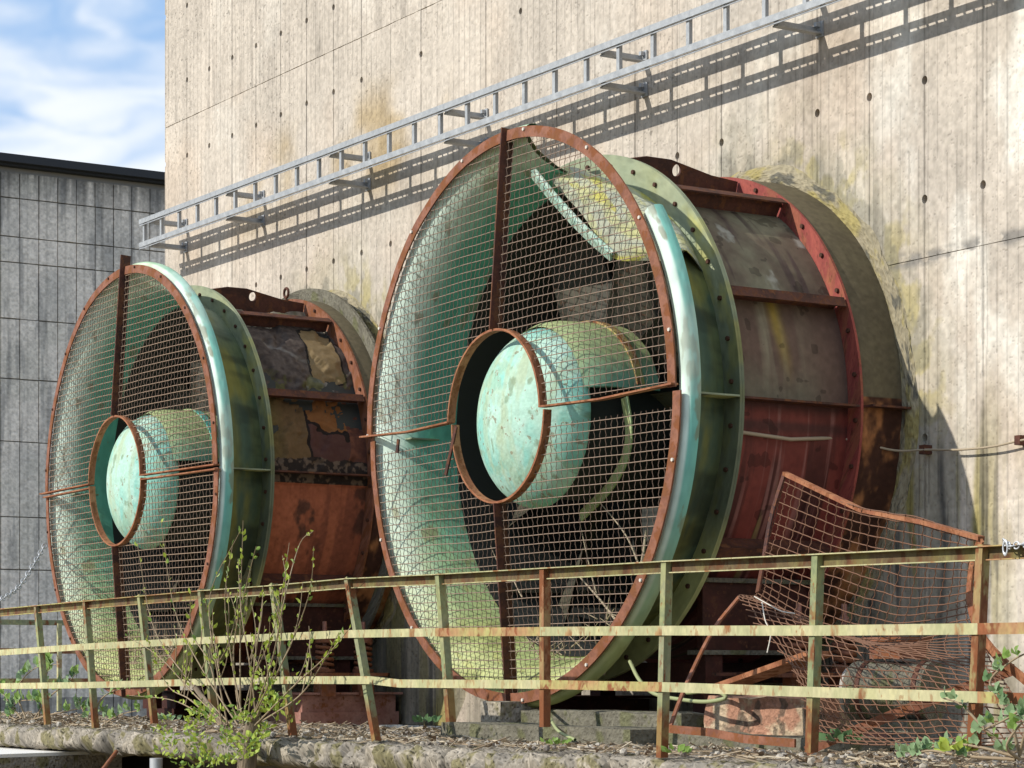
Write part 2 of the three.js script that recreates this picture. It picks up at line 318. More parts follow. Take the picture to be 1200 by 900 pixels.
M.casingFar = surface(2048, 384, (u, v) => {
  const a = u * 360, arc = u * 10.4, L = v * 1.03;
  const n = flake(arc, L), f = fbm(arc * 26, L * 26, 3, 302), s = fbm(arc * 1.2, L * 10, 4, 303);
  let c, h = 0.5 + 0.5 * (f - 0.5);
  const w1 = (fbm(arc * 3, L * 3, 5, 306) - 0.5) * 0.5, w2 = (fbm(arc * 3 + 7, L * 3, 5, 308) - 0.5) * 0.5;
  const aa = a + w1 * 26, LL = L + w2 * 0.34;
  if (a < 33.5) { c = mix3([0.25, 0.215, 0.155], [0.15, 0.13, 0.10], sst(0.4, 0.65, n)); c = mix3(c, [0.10, 0.10, 0.035], 0.6 * sst(0.55, 0.7, s)); }
  else if (a < 66) {
    c = mix3([0.058, 0.043, 0.038], [0.10, 0.08, 0.066], f);
    c = mix3(c, [0.20, 0.185, 0.165], 0.7 * sst(0.03, 0.0, Math.abs(aa - 42 - LL * 12) * 0.02) * sst(0.15, 0.3, L) * sst(0.75, 0.5, LL));
    const pt = Math.max(Math.abs(LL - 0.79) / 0.17, Math.abs(aa - 49) / 9);
    if (pt < 1) c = mix3([0.25, 0.17, 0.075], [0.17, 0.125, 0.07], f); else if (pt < 1.10) c = [0.02, 0.016, 0.013];
    if (Math.hypot((LL - 0.76) / 0.06, (aa - 60) / 3) < 1) c = mix3([0.27, 0.26, 0.23], [0.16, 0.155, 0.14], f);
    if (Math.hypot((LL - 0.62) / 0.10, (aa - 59) / 4) < 1) c = mix3([0.11, 0.115, 0.085], [0.16, 0.16, 0.12], f);
    c = mix3(c, [0.11, 0.105, 0.03], 0.7 * sst(0.6, 0.68, fbm(arc * 8, L * 8, 4, 305)) * sst(52, 62, a));
  } else if (a < 93) {
    c = mix3([0.16, 0.10, 0.042], [0.11, 0.065, 0.034], f * 0.6 + s * 0.4);
    c = mix3(c, [0.15, 0.14, 0.045], 0.6 * sst(0.25, 0.0, L));
    const edge = LL - 0.47;
    if (edge > 0) c = aa < 76 ? mix3([0.26, 0.10, 0.03], [0.16, 0.075, 0.03], f) : mix3([0.10, 0.042, 0.035], [0.065, 0.032, 0.026], f);
    if (Math.abs(edge) < 0.012 || (edge > 0 && Math.abs(aa - 76) < 0.8)) c = [0.018, 0.012, 0.01];
    if (edge > 0 && LL > 0.86) c = mix3([0.09, 0.035, 0.028], [0.14, 0.055, 0.03], f);
    if (aa > 86.5) c = mix3([0.03, 0.022, 0.018], [0.12, 0.085, 0.06], sst(0.5, 0.65, f));
  } else {
    c = mix3([0.42, 0.14, 0.068], [0.31, 0.095, 0.05], fbm(arc * 2, L * 2, 4, 307));
    c = mix3(c, [0.045, 0.028, 0.022], 0.8 * sst(0.60, 0.72, fbm(arc * 4, L * 5, 5, 309)));
    c = mix3(c, [0.12, 0.04, 0.028], 0.5 * sst(0.5, 0.7, s));
  }
  return [...mul3(c, 0.66 + 0.68 * f), h, 0.85];
}, { bump: 0.006 });
M.collar = surface(1024, 128, (u, v) => {
  const a = u * 360, arc = u * 10.4, n = fbm(arc * 5, v * 3, 5, 321), f = fbm(arc * 40, v * 14, 3, 322);
  let c = mix3([0.125, 0.105, 0.06], [0.10, 0.08, 0.05], n), h = 0.5, r = 0.7;
  if (a > 88 && a < 272) { c = mix3([0.06, 0.026, 0.016], [0.40, 0.17, 0.065], sst(0.36, 0.60, n)); c = mix3(c, [0.46, 0.31, 0.15], 0.7 * sst(0.62, 0.72, n)); h = n; r = 0.95; }
  return [...mul3(c, 0.7 + 0.6 * f), h, r];
}, { bump: 0.012 });
M.mortar = surface(1024, 256, (u, v) => {
  const arc = u * 12.5, n = fbm(arc * 3, v * 2, 5, 331), f = fbm(arc * 30, v * 10, 4, 332);
  let c = mix3([0.25, 0.215, 0.135], [0.36, 0.31, 0.215], n);
  c = mix3(c, [0.33, 0.27, 0.09], 0.75 * sst(0.48, 0.64, fbm(arc * 4, v * 2, 4, 334)));
  c = mix3(c, [0.08, 0.08, 0.07], 0.8 * sst(0.56, 0.68, fbm(arc * 6, v * 3, 5, 336)));
  return [...mul3(c, 0.65 + 0.7 * f), f, 0.95];
}, { bump: 0.02 });
M.turqPaint = paintRust({ a: [0.50, 0.60, 0.50], b: [0.35, 0.52, 0.42], rust: 0.2, seed: 337, size: [0.5, 0.5], res: 256, rustC: [0.22, 0.18, 0.09] });
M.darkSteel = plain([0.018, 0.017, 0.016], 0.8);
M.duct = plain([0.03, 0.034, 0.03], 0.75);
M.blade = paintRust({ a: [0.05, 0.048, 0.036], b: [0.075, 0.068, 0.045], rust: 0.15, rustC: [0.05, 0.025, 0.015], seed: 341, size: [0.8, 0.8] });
M.bolt = paintRust({ a: [0.055, 0.028, 0.02], b: [0.09, 0.04, 0.025], rust: 0.3, seed: 351, size: [0.2, 0.2], res: 64 });
M.pale = plain([0.62, 0.58, 0.50], 0.6);
M.block = surface(512, 512, (u, v) => {
  const n = fbm(u * 8, v * 8, 5, 361, 8, 8), f = fbm(u * 40, v * 40, 3, 362, 40, 40), m = fbm(u * 6, v * 6, 4, 364, 6, 6);
  let c = mix3([0.20, 0.185, 0.14], [0.11, 0.10, 0.075], n); c = mix3(c, [0.10, 0.105, 0.035], 0.6 * sst(0.5, 0.65, m));
  return [...mul3(c, 0.65 + 0.7 * f), f, 0.95];
}, { size: [0.9, 0.9], bump: 0.015 });
M.brick = surface(512, 512, (u, v) => {
  const n = fbm(u * 7, v * 7, 5, 371, 7, 7), f = fbm(u * 36, v * 36, 4, 372, 36, 36);
  let c = mix3([0.36, 0.19, 0.125], [0.44, 0.34, 0.23], sst(0.4, 0.6, n)); c = mix3(c, [0.10, 0.075, 0.055], 0.8 * sst(0.52, 0.66, fbm(u * 10, v * 10, 4, 375, 10, 10)));
  return [...mul3(c, 0.6 + 0.8 * f), f, 0.95];
}, { size: [0.8, 0.8], bump: 0.014 });
M.discPale = paintRust({ a: [0.46, 0.42, 0.37], b: [0.34, 0.31, 0.27], rust: 0.2, seed: 385, size: [0.4, 0.4], res: 256, rustC: [0.16, 0.12, 0.10] });
M.pinkBase = paintRust({ a: [0.36, 0.19, 0.15], b: [0.28, 0.13, 0.10], rust: 0.3, seed: 381, size: [0.9, 0.9] });
M.frameRed = paintRust({ a: [0.07, 0.022, 0.016], b: [0.045, 0.016, 0.012], rust: 0.25, seed: 391, size: [0.9, 0.9], rustC: [0.07, 0.03, 0.02] });
M.stem = plain([0.30, 0.225, 0.14], 0.85);
M.bark = surface(256, 256, (u, v) => { const n = fbm(u * 16, v * 5, 4, 401, 16, 5); return [...mul3([0.20, 0.155, 0.11], 0.5 + n), n, 0.95]; }, { size: [0.3, 0.6], bump: 0.012 });
M.dead = plain([0.36, 0.29, 0.20], 0.9);
const leafMat = (c, t = 0.4) => new THREE.MeshPhysicalMaterial({ color: new THREE.Color().setRGB(...c), roughness: 0.9, transmission: t, thickness: 0, side: THREE.DoubleSide });
M.leafBright = leafMat([0.42, 0.52, 0.06]);
M.leafMid = leafMat([0.22, 0.36, 0.06]);
M.leafDark = leafMat([0.10, 0.20, 0.07], 0.25);
M.leafPale = leafMat([0.24, 0.36, 0.17], 0.3);
M.white = plain([0.78, 0.76, 0.72], 0.7);
M.chain = plain([0.55, 0.56, 0.57], 0.45, { metalness: 0.4 });
M.hose = plain([0.30, 0.33, 0.16], 0.6);

// ---------------------------------------------------------------- building helpers
const used = {};
function numbered(name) { const n = used[name] = (used[name] ?? -1) + 1; return n ? name + '_' + String(n).padStart(3, '0') : name; }
function tag(o, label, category, group) { o.userData.label = label; o.userData.category = category; if (group) o.userData.group = group; return o; }
function prep(g) { const n = g.index ? g.toNonIndexed() : g; for (const k of Object.keys(n.attributes)) if (!['position', 'normal', 'uv'].includes(k)) n.deleteAttribute(k); n.morphAttributes = {}; return n; }
function merged(list) { list = Array.isArray(list) ? list : [list]; return list.length === 1 ? list[0] : mergeGeometries(list.map(prep), false); }
function obj(name, geo, mat, parent = scene) {
  const m = new THREE.Mesh(merged(geo), mat); m.name = parent === scene ? numbered(name) : name;
  m.castShadow = m.receiveShadow = true; parent.add(m); return m;
}
function struct(name, geo, mat) { const m = obj(name, geo, mat); m.userData.kind = 'structure'; return m; }
function thing(name, label, category, [x, y, z], group) { const o = new THREE.Group(); o.name = numbered(name); o.position.set(x, y, z); tag(o, label, category, group); scene.add(o); return o; }
const stuff = (m) => { m.userData.kind = 'stuff'; return m; };
const V = (a, b, c) => new THREE.Vector3(a, b, c);
// the point of the plane z = Z that the photograph shows at pixel (px, py)
function at(px, py, Z) {
  const t = (px - 600) / FOCAL, s = 2 - Z, X = (t * (16.63 + s * SA) + 0.014 - s * CA) / (SA + t * CA), D = 16.63 - X * CA + s * SA;
  return V(X, EYE + (HOR - py) / FOCAL * D, Z);
}
// box with uv in metres
function box(w, h, d, x = 0, y = 0, z = 0) {
  const g = new THREE.BoxGeometry(w, h, d), p = g.attributes.position, n = g.attributes.normal, uv = g.attributes.uv;
  for (let i = 0; i < p.count; i++) {
    const ax = Math.abs(n.getX(i)), ay = Math.abs(n.getY(i));
    const P = [p.getX(i) + x * 1.37, p.getY(i) + y + z * 0.61, p.getZ(i) + z];
    if (ax > 0.5) uv.setXY(i, P[2], P[1]); else if (ay > 0.5) uv.setXY(i, P[0], P[2]); else uv.setXY(i, P[0], P[1]);
  }
  g.translate(x, y, z); return g;
}
// straight bar of section w (along ref) x t between two points
function bar(p, q, w, t, ref = V(1, 0, 0)) {
  const dir = q.clone().sub(p), len = dir.length(); dir.normalize();
  const xa = ref.clone().addScaledVector(dir, -ref.dot(dir)).normalize(), za = xa.clone().cross(dir);
  const g = box(w, len, t); const uv = g.attributes.uv, off = p.x * 1.13 + p.y * 0.7 + p.z * 0.3;
  for (let i = 0; i < uv.count; i++) uv.setXY(i, uv.getX(i) + off * 0.21, uv.getY(i) + off);
  g.applyMatrix4(new THREE.Matrix4().makeBasis(xa, dir, za).setPosition(p.clone().add(q).multiplyScalar(0.5)));
  return g;
}
function barPath(pts, w, t, ref) { const out = []; for (let i = 0; i + 1 < pts.length; i++) out.push(bar(pts[i], pts[i + 1], w, t, ref)); return merged(out); }
// round wire along points; radius may be a function of 0..1
function tube(pts, r, sides = 5) {
  const n = pts.length, pos = [], uv = [], idx = [], nor = []; let ref = V(0, 0, 1); let L = 0;
  for (let i = 0; i < n; i++) {
    const t = pts[Math.min(n - 1, i + 1)].clone().sub(pts[Math.max(0, i - 1)]).normalize();
    if (Math.abs(t.dot(ref)) > 0.95) ref = Math.abs(t.y) < 0.9 ? V(0, 1, 0) : V(1, 0, 0);
    const a = ref.clone().addScaledVector(t, -ref.dot(t)).normalize(), b = t.clone().cross(a); ref = a;
    const rr = typeof r === 'function' ? r(i / (n - 1)) : r;
    if (i) L += pts[i].distanceTo(pts[i - 1]);
    for (let k = 0; k <= sides; k++) {
      const th = k / sides * Math.PI * 2, c = Math.cos(th), s = Math.sin(th);
      const nx = a.x * c + b.x * s, ny = a.y * c + b.y * s, nz = a.z * c + b.z * s;
      pos.push(pts[i].x + nx * rr, pts[i].y + ny * rr, pts[i].z + nz * rr); nor.push(nx, ny, nz); uv.push(k / sides * 2 * Math.PI * rr, L);
      if (i < n - 1 && k < sides) { const o = i * (sides + 1) + k; idx.push(o, o + 1, o + sides + 1, o + 1, o + sides + 2, o + sides + 1); }
    }
  }
  const g = new THREE.BufferGeometry();
  g.setAttribute('position', new THREE.Float32BufferAttribute(pos, 3)); g.setAttribute('normal', new THREE.Float32BufferAttribute(nor, 3)); g.setAttribute('uv', new THREE.Float32BufferAttribute(uv, 2)); g.setIndex(idx);
  return g;
}
const curve = (pts, n) => new THREE.CatmullRomCurve3(pts).getPoints(n);
function grid(nu, nv, fn, fuv, crease) {
  const pos = [], uv = [], idx = [];
  for (let j = 0; j <= nv; j++) for (let i = 0; i <= nu; i++) { const p = fn(i / nu, j / nv); pos.push(p[0], p[1], p[2]); const q = fuv ? fuv(i / nu, j / nv, p) : [i / nu, j / nv]; uv.push(q[0], q[1]); }
  for (let j = 0; j < nv; j++) for (let i = 0; i < nu; i++) { const o = j * (nu + 1) + i; idx.push(o, o + 1, o + nu + 1, o + 1, o + nu + 2, o + nu + 1); }
  const g = new THREE.BufferGeometry();
  g.setAttribute('position', new THREE.Float32BufferAttribute(pos, 3)); g.setAttribute('uv', new THREE.Float32BufferAttribute(uv, 2)); g.setIndex(idx);
  g.computeVertexNormals();
  return crease ? toCreasedNormals(g, crease) : g;
}
const RAD = Math.PI / 180;
// surface of revolution about the fan axis; profile of [r, s], angles clockwise from the top, s runs toward the wall
function revolve(prof, a0, a1, n, { metres = false, disp = null, crease = 0.7 } = {}) {
  const len = [0]; for (let i = 1; i < prof.length; i++) len.push(len[i - 1] + Math.hypot(prof[i][0] - prof[i - 1][0], prof[i][1] - prof[i - 1][1]));
  const T = len[len.length - 1];
  return grid(n, prof.length - 1, (u, v) => {
    const a = (a0 + (a1 - a0) * u) * RAD, i = Math.round(v * (prof.length - 1)); let [r, s] = prof[i];
    if (disp) { const d = disp(a / RAD, v, r, s); r += d[0]; s += d[1]; }
    return [r * Math.sin(a), r * Math.cos(a), -s];
  }, (u, v) => { const a = a0 + (a1 - a0) * u, i = Math.round(v * (prof.length - 1)); return metres ? [a * RAD * prof[i][0], len[i]] : [a / 360, len[i] / T]; }, crease);
}
function planar(g, size, off) { const p = g.attributes.position, uv = g.attributes.uv; for (let i = 0; i < p.count; i++) uv.setXY(i, p.getX(i) / size + 0.5 + off * 0.013, p.getY(i) / size + 0.5); return g; }
const ring = (r0, r1, s0, s1, a0 = 0, a1 = 360, n = 120, o) => revolve([[r0, s0], [r1, s0], [r1, s1], [r0, s1], [r0, s0]], a0, a1, n, o);
function boltHead(x, y, z, r, h) { const g = new THREE.CylinderGeometry(r, r, h, 6); g.rotateX(Math.PI / 2); g.translate(x, y, z); return g; }

// ---------------------------------------------------------------- ground, platform
struct('ground', grid(4, 4, (u, v) => [-600 + 1200 * u, -1.3, 600 - 1200 * v], (u, v, p) => [p[0], p[2]]), M.soil);
{
  const prof = [[-0.02, 0.2], [0, 1.2], [0, 2.2], [0.005, 2.6], [0, 2.85], [-0.004, 2.96], [-0.012, 3.04], [-0.03, 3.085], [-0.07, 3.105], [-0.12, 3.105], [-0.165, 3.095], [-0.195, 3.05], [-0.20, 2.7], [-0.2, 1.4]];
  const NX = 1500;
  struct('platform', grid(NX, prof.length - 1, (u, v) => {
    const X = -18 + 28 * u, i = Math.round(v * (prof.length - 1)); let [y, z] = prof[i];
    const e = sst(2.7, 3.05, z);
    const big = fbm(X * 1.5, i * 0.3, 3, 71) - 0.5, sm = (fbm(X * 9, i * 0.8, 3, 72) - 0.5) + 0.55 * (fbm(X * 34, i * 1.7, 2, 75) - 0.5) - 0.5 * sst(0.62, 0.70, fbm(X * 5, i * 0.35, 4, 76));
    const blk = Math.exp(-Math.pow(((X * 0.55 % 1 + 1) % 1 - 0.5) / 0.018, 2)) * (hash(Math.floor(X * 0.55), 0, 73) > 0.3 ? 1 : 0);
    z += e * (big * 0.09 + sm * 0.075 - blk * 0.08); y += e * (sm * 0.05) + (1 - e) * (i < 5 ? 0.035 * (fbm(X * 3, z * 3, 3, 74) - 0.5) : 0);
    return [X, y, z];
  }, (u, v, p) => { const i = Math.round(v * (prof.length - 1)); return [p[0], p[2] - p[1] * 1.0 + (i > 5 ? 0.4 : 0)]; }), M.slab);
  struct('platform_support', [box(28, 1.15, 0.4, -4, -0.78, 1.5)], M.wallCore);
}
// white-topped ledge below the platform's far end, with the rough wall under it
{
  const s = new THREE.Shape([[-14, -2.4], [-14, -6], [-5.05, -6], [-5.36, -3.7], [-5.8, -2.55], [-5.8, -2.4]].map(([x, y]) => new THREE.Vector2(x, y)));
  const mk = (y, h) => { const g = new THREE.ExtrudeGeometry(s, { depth: h, bevelEnabled: false }); g.rotateX(Math.PI / 2); g.scale(1, 1, -1); g.scale(1, 1, -1); g.translate(0, y, 0); return g; };
  const flip = (g) => { const p = g.attributes.position; for (let i = 0; i < p.count; i++) p.setZ(i, Math.abs(p.getZ(i))); g.computeVertexNormals(); return g; };
  const o = thing('lower_ledge', 'low concrete ledge with a white top below the far end of the platform', 'ledge', [-9, -1.3, 3.2]);
  const g1 = flip(mk(-0.215, 0.03)); g1.translate(9, 1.3, -3.2); const g2 = flip(mk(-0.247, 1.05)); g2.translate(9, 1.3, -3.2);
  obj('white_top', g1, M.white, o); obj('rough_wall', g2, M.slab, o);
}

// ---------------------------------------------------------------- the great concrete wall
const PW = 0.5553, PX0 = -1.339;
const wallGroup = thing('concrete_wall', 'huge pale board-marked concrete wall behind the fans and under the ladder', 'wall', [0, 0, 0]);
{
  obj('wall_core', [box(19.2, 9.75, 0.6, -0.62, 4.87, -0.352)], M.wallCore, wallGroup);
  const rows = [0, 3.23, 6.43, 9.7];
  const i0 = -16, i1 = 18, rnd = rng(77);
  const holeOn = (i, y) => hash(i, Math.round(y * 10), 79) > (i > -3 ? 0.42 : 0.12);
  for (let r = 0; r + 1 < rows.length; r++) for (let i = i0; i < i1; i++) {
    const xa = PX0 + i * PW + 0.0013 + (i === i0 ? -0.02 : 0), xb = PX0 + (i + 1) * PW - 0.0013, ya = rows[r] + 0.0012, yb = rows[r + 1] - 0.0012;
    const rough = (i >= 5 && (Math.abs(yb - 3.23) < 0.01 || Math.abs(ya - 3.23) < 0.01));
    const holes = r === 0 ? [1.23, 2.03, 2.83] : r === 1 ? [3.62, 4.41, 6.03] : [6.84, 7.64, 8.44];
    const s = new THREE.Shape(); const HR = 0.026;
    const jag = (x) => rough ? 0.002 * vn(x * 20, r, 82) : 0.004 * vn(x * 20, r, 82);
    s.moveTo(xa, ya + jag(xa));
    for (let k = 1; k < 8; k++) { const x = lerp(xa, xb, k / 8); s.lineTo(x, ya + jag(x)); }
    s.lineTo(xb, ya + jag(xb));
    for (const y of holes) if (holeOn(i + 1, y)) { for (let k = 0; k <= 6; k++) { const t = -Math.PI / 2 - Math.PI * k / 6; s.lineTo(xb + HR * Math.cos(t), y - 0 + HR * 1.15 * Math.sin(t)); } }
    s.lineTo(xb, yb - jag(xb) * 1.3);
    for (let k = 7; k >= 1; k--) { const x = lerp(xa, xb, k / 8); s.lineTo(x, yb - jag(x) * 1.3); }
    s.lineTo(xa, yb - jag(xa) * 1.3);
    for (const y of [...holes].reverse()) if (holeOn(i, y)) { for (let k = 0; k <= 6; k++) { const t = Math.PI / 2 - Math.PI * k / 6; s.lineTo(xa + HR * Math.cos(t), y + HR * 1.15 * Math.sin(t)); } }
    s.closePath();
    const g = new THREE.ExtrudeGeometry(s, { depth: 0.05, bevelEnabled: false });
    const p = g.attributes.position, uv = g.attributes.uv, n = g.attributes.normal;
    for (let k = 0; k < p.count; k++) uv.setXY(k, (p.getX(k) - WX0) / WW, p.getY(k) / WH);
    g.translate(0, 0, -0.052 + (rnd() - 0.5) * 0.004);
    obj('concrete_panel', g, M.wall, wallGroup);
  }
}
// ---------------------------------------------------------------- the grey building beyond
{
  const X = -30, b = thing('grey_concrete_building', 'grey concrete building with a black roof edge in shade beyond the wall', 'building', [X, -1.3, -14]);
  obj('core', [box(6, 11.5, 36, -3.06, 5.75, 0)], M.greyCore, b);
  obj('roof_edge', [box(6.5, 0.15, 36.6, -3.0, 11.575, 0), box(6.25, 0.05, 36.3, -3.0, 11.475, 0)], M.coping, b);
  const ys = [-1.3, 0.9, 2.45, 3.46, 4.9, 6.1, 7.25, 8.33, 8.82, 9.56, 10.06], rnd = rng(91);
  const zs = []; for (let z = -22; z < 1.5; z += 0.385) zs.push(z);
  for (let j = 0; j + 1 < ys.length; j++) for (let i = 0; i + 1 < zs.length; i++) {
    const jit = (rnd() - 0.5) * 0.012, wy = ys[j + 1] - ys[j] - 0.016 - 0.012 * rnd(), wz = zs[i + 1] - zs[i] - 0.012 - 0.012 * rnd();
    const g = new THREE.BoxGeometry(0.05, wy, wz); g.translate(-0.03 + jit, (ys[j] + ys[j + 1]) / 2 + 1.3, (zs[i] + zs[i + 1]) / 2 + 14);
    const p = g.attributes.position, uv = g.attributes.uv, n = rnd();
    for (let k = 0; k < p.count; k++) uv.setXY(k, (p.getZ(k) + 20 + 0.0 * n) / 10, (p.getY(k) - 1.3) / 10.4);
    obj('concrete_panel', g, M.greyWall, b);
  }
}

// ---------------------------------------------------------------- fans
function crimpWire(p, q, zf, r, phase, crimp, step = 0.06) {
  const L = p.distanceTo(q), n = Math.max(2, Math.round(L / step * 2)), pts = [];
  for (let i = 0; i <= n; i++) { const t = i / n, e = 0.009 * Math.sin(Math.PI * t), x = lerp(p.x, q.x, t) + e * (fbm(p.x * 1.3 + 9, lerp(p.y, q.y, t) * 1.7, 2, 611) - 0.5) * 2, y = lerp(p.y, q.y, t) + e * (fbm(lerp(p.x, q.x, t) * 1.7, p.y * 1.3 + 4, 2, 613) - 0.5) * 2; pts.push(V(x, y, zf(x, y) + crimp * ((i + phase) % 2 ? 1 : -1))); }
  return tube(pts, r, 4);
}
function guard(fan, put, o) {
  const RO = 1.985, RI = 0.60, zf = (x, y) => 0.125 * (1 - Math.min(1, Math.hypot(x, y) / 2)) + 0.012 * (fbm(x * 2 + o.seed, y * 2, 3, o.seed) - 0.5) - 0.01;
  const wires = [], wiresV = [], step = 0.0595;
  for (const half of [1, -1]) {
    const sx = half > 0 ? o.upShift : o.downShift;
    const y0 = half > 0 ? 0.03 : (o.gap ?? 0.05);
    for (let k = 0; k * step < RO - 0.05; k++) {
      const y = y0 + k * step + 0.02; if (y > RO - 0.06) break;
      const xo = Math.sqrt((RO - 0.006) ** 2 - y * y), xi = y < RI ? Math.sqrt(RI * RI - y * y) : 0;
      const seg = xi > 0 ? [[-xo, -xi], [xi, xo]] : [[-xo, xo]];
      for (const [a, b] of seg) if (b - a > 0.05) wires.push(crimpWire(V(a + sx, y * half, 0), V(b + sx, y * half, 0), zf, o.r, k, 0.002));
    }
    for (let k = -33; k <= 33; k++) {
      const x = (k + 0.5) * step; if (Math.abs(x) > RO - 0.04) continue;
      const yo = Math.sqrt((RO - 0.006) ** 2 - x * x), yi = Math.max(y0, Math.abs(x) < RI ? Math.sqrt(RI * RI - x * x) : 0);
      if (yo - yi > 0.05) wiresV.push(crimpWire(V(x + sx, yi * half, 0), V(x + sx, yo * half, 0), zf, o.r * 0.86, k & 1, 0.0042));
    }
  }
  stuff(put('wire_mesh', wires, o.wire)); stuff(put('wire_mesh', wiresV, M.wireDark));
  // four quarters of flat bar, each half a shallow cone
  const arcs = (r0, r1, dz, mat, name, zoff = 0, gap = 0) => {
    for (const [a0, a1] of [[270 + gap, 360], [0, 90 - gap], [90 + gap, 180], [180, 270 - gap]]) {
      const up = a0 >= 270 || a1 <= 90, sx = up ? o.upShift : o.downShift;
      const g = grid(40, 4, (u, v) => { const a = (a0 + (a1 - a0) * u) * RAD, q = [[r0, 0], [r1, 0], [r1, dz], [r0, dz], [r0, 0]][Math.round(v * 4)]; const x = q[0] * Math.sin(a), y = q[0] * Math.cos(a); return [x + sx, y, zf(x, y) + zoff - q[1]]; }, (u, v) => [(a0 + (a1 - a0) * u) * RAD * r0, [0, 0.07, 0.14, 0.2, 0.28][Math.round(v * 4)]], 0.5);
      put(name, g, mat);
    }
  };
  arcs(RO - 0.075, RO, 0.012, M.rust, 'guard_rim', 0.012, 0.4);
  arcs(RI - 0.012, RI + 0.004, 0.06, M.orange, 'hub_ring', 0.035, 1);
  // bars
  put('upright_bar', barPath([V(-0.0 + o.upShift, 2.0 + (o.bar ?? 0), zf(0, 2)), V(o.upShift, RI, zf(0, 0.6) + 0.01)], 0.012, 0.10), M.rustDark);
  put('upright_bar', barPath([V(o.downShift, -RI, zf(0, 0.6) + 0.01), V(o.downShift, -1.99, zf(0, 2))], 0.012, 0.10), M.rustDark);
  for (const s of [-1, 1]) for (const yy of [0.012, -0.028]) {
    const e = s < 0 && yy > 0 ? 2.05 : 1.98, b = yy < 0 ? 0.0 : o.sag ?? 0, sh = yy > 0 ? o.upShift : o.downShift;
    if (yy < 0 && o.missing) continue;
    put('split_bar', barPath([V(s * RI * 0.99 + sh, yy, zf(0.6, 0) + 0.012), V(s * 1.25 + sh, yy - b * 0.5, zf(1.2, 0) + 0.012), V(s * e + sh, yy + b, zf(2, 0) + 0.012)], 0.06, 0.012, V(0, 0, 1)), M.orange);
  }
  if (o.missing) put('loose_bar', [bar(V(-0.52, -0.03, 0.12), V(-0.70, -0.36, 0.10), 0.03, 0.012), bar(V(-1.45, -0.04, 0.06), V(-1.47, -0.14, 0.06), 0.03, 0.012)], M.rustDark);
  const bolts = [];
  for (let a = 7; a < 360; a += o.pale ? 24 : 18) { const x = 1.963 * Math.sin(a * RAD), y = 1.963 * Math.cos(a * RAD); bolts.push(boltHead(x + (y > 0 ? o.upShift : o.downShift), y, zf(x, y) + 0.016, 0.012, 0.014)); }
  put('guard_bolts', bolts, o.pale ? M.pale : M.bolt);
}
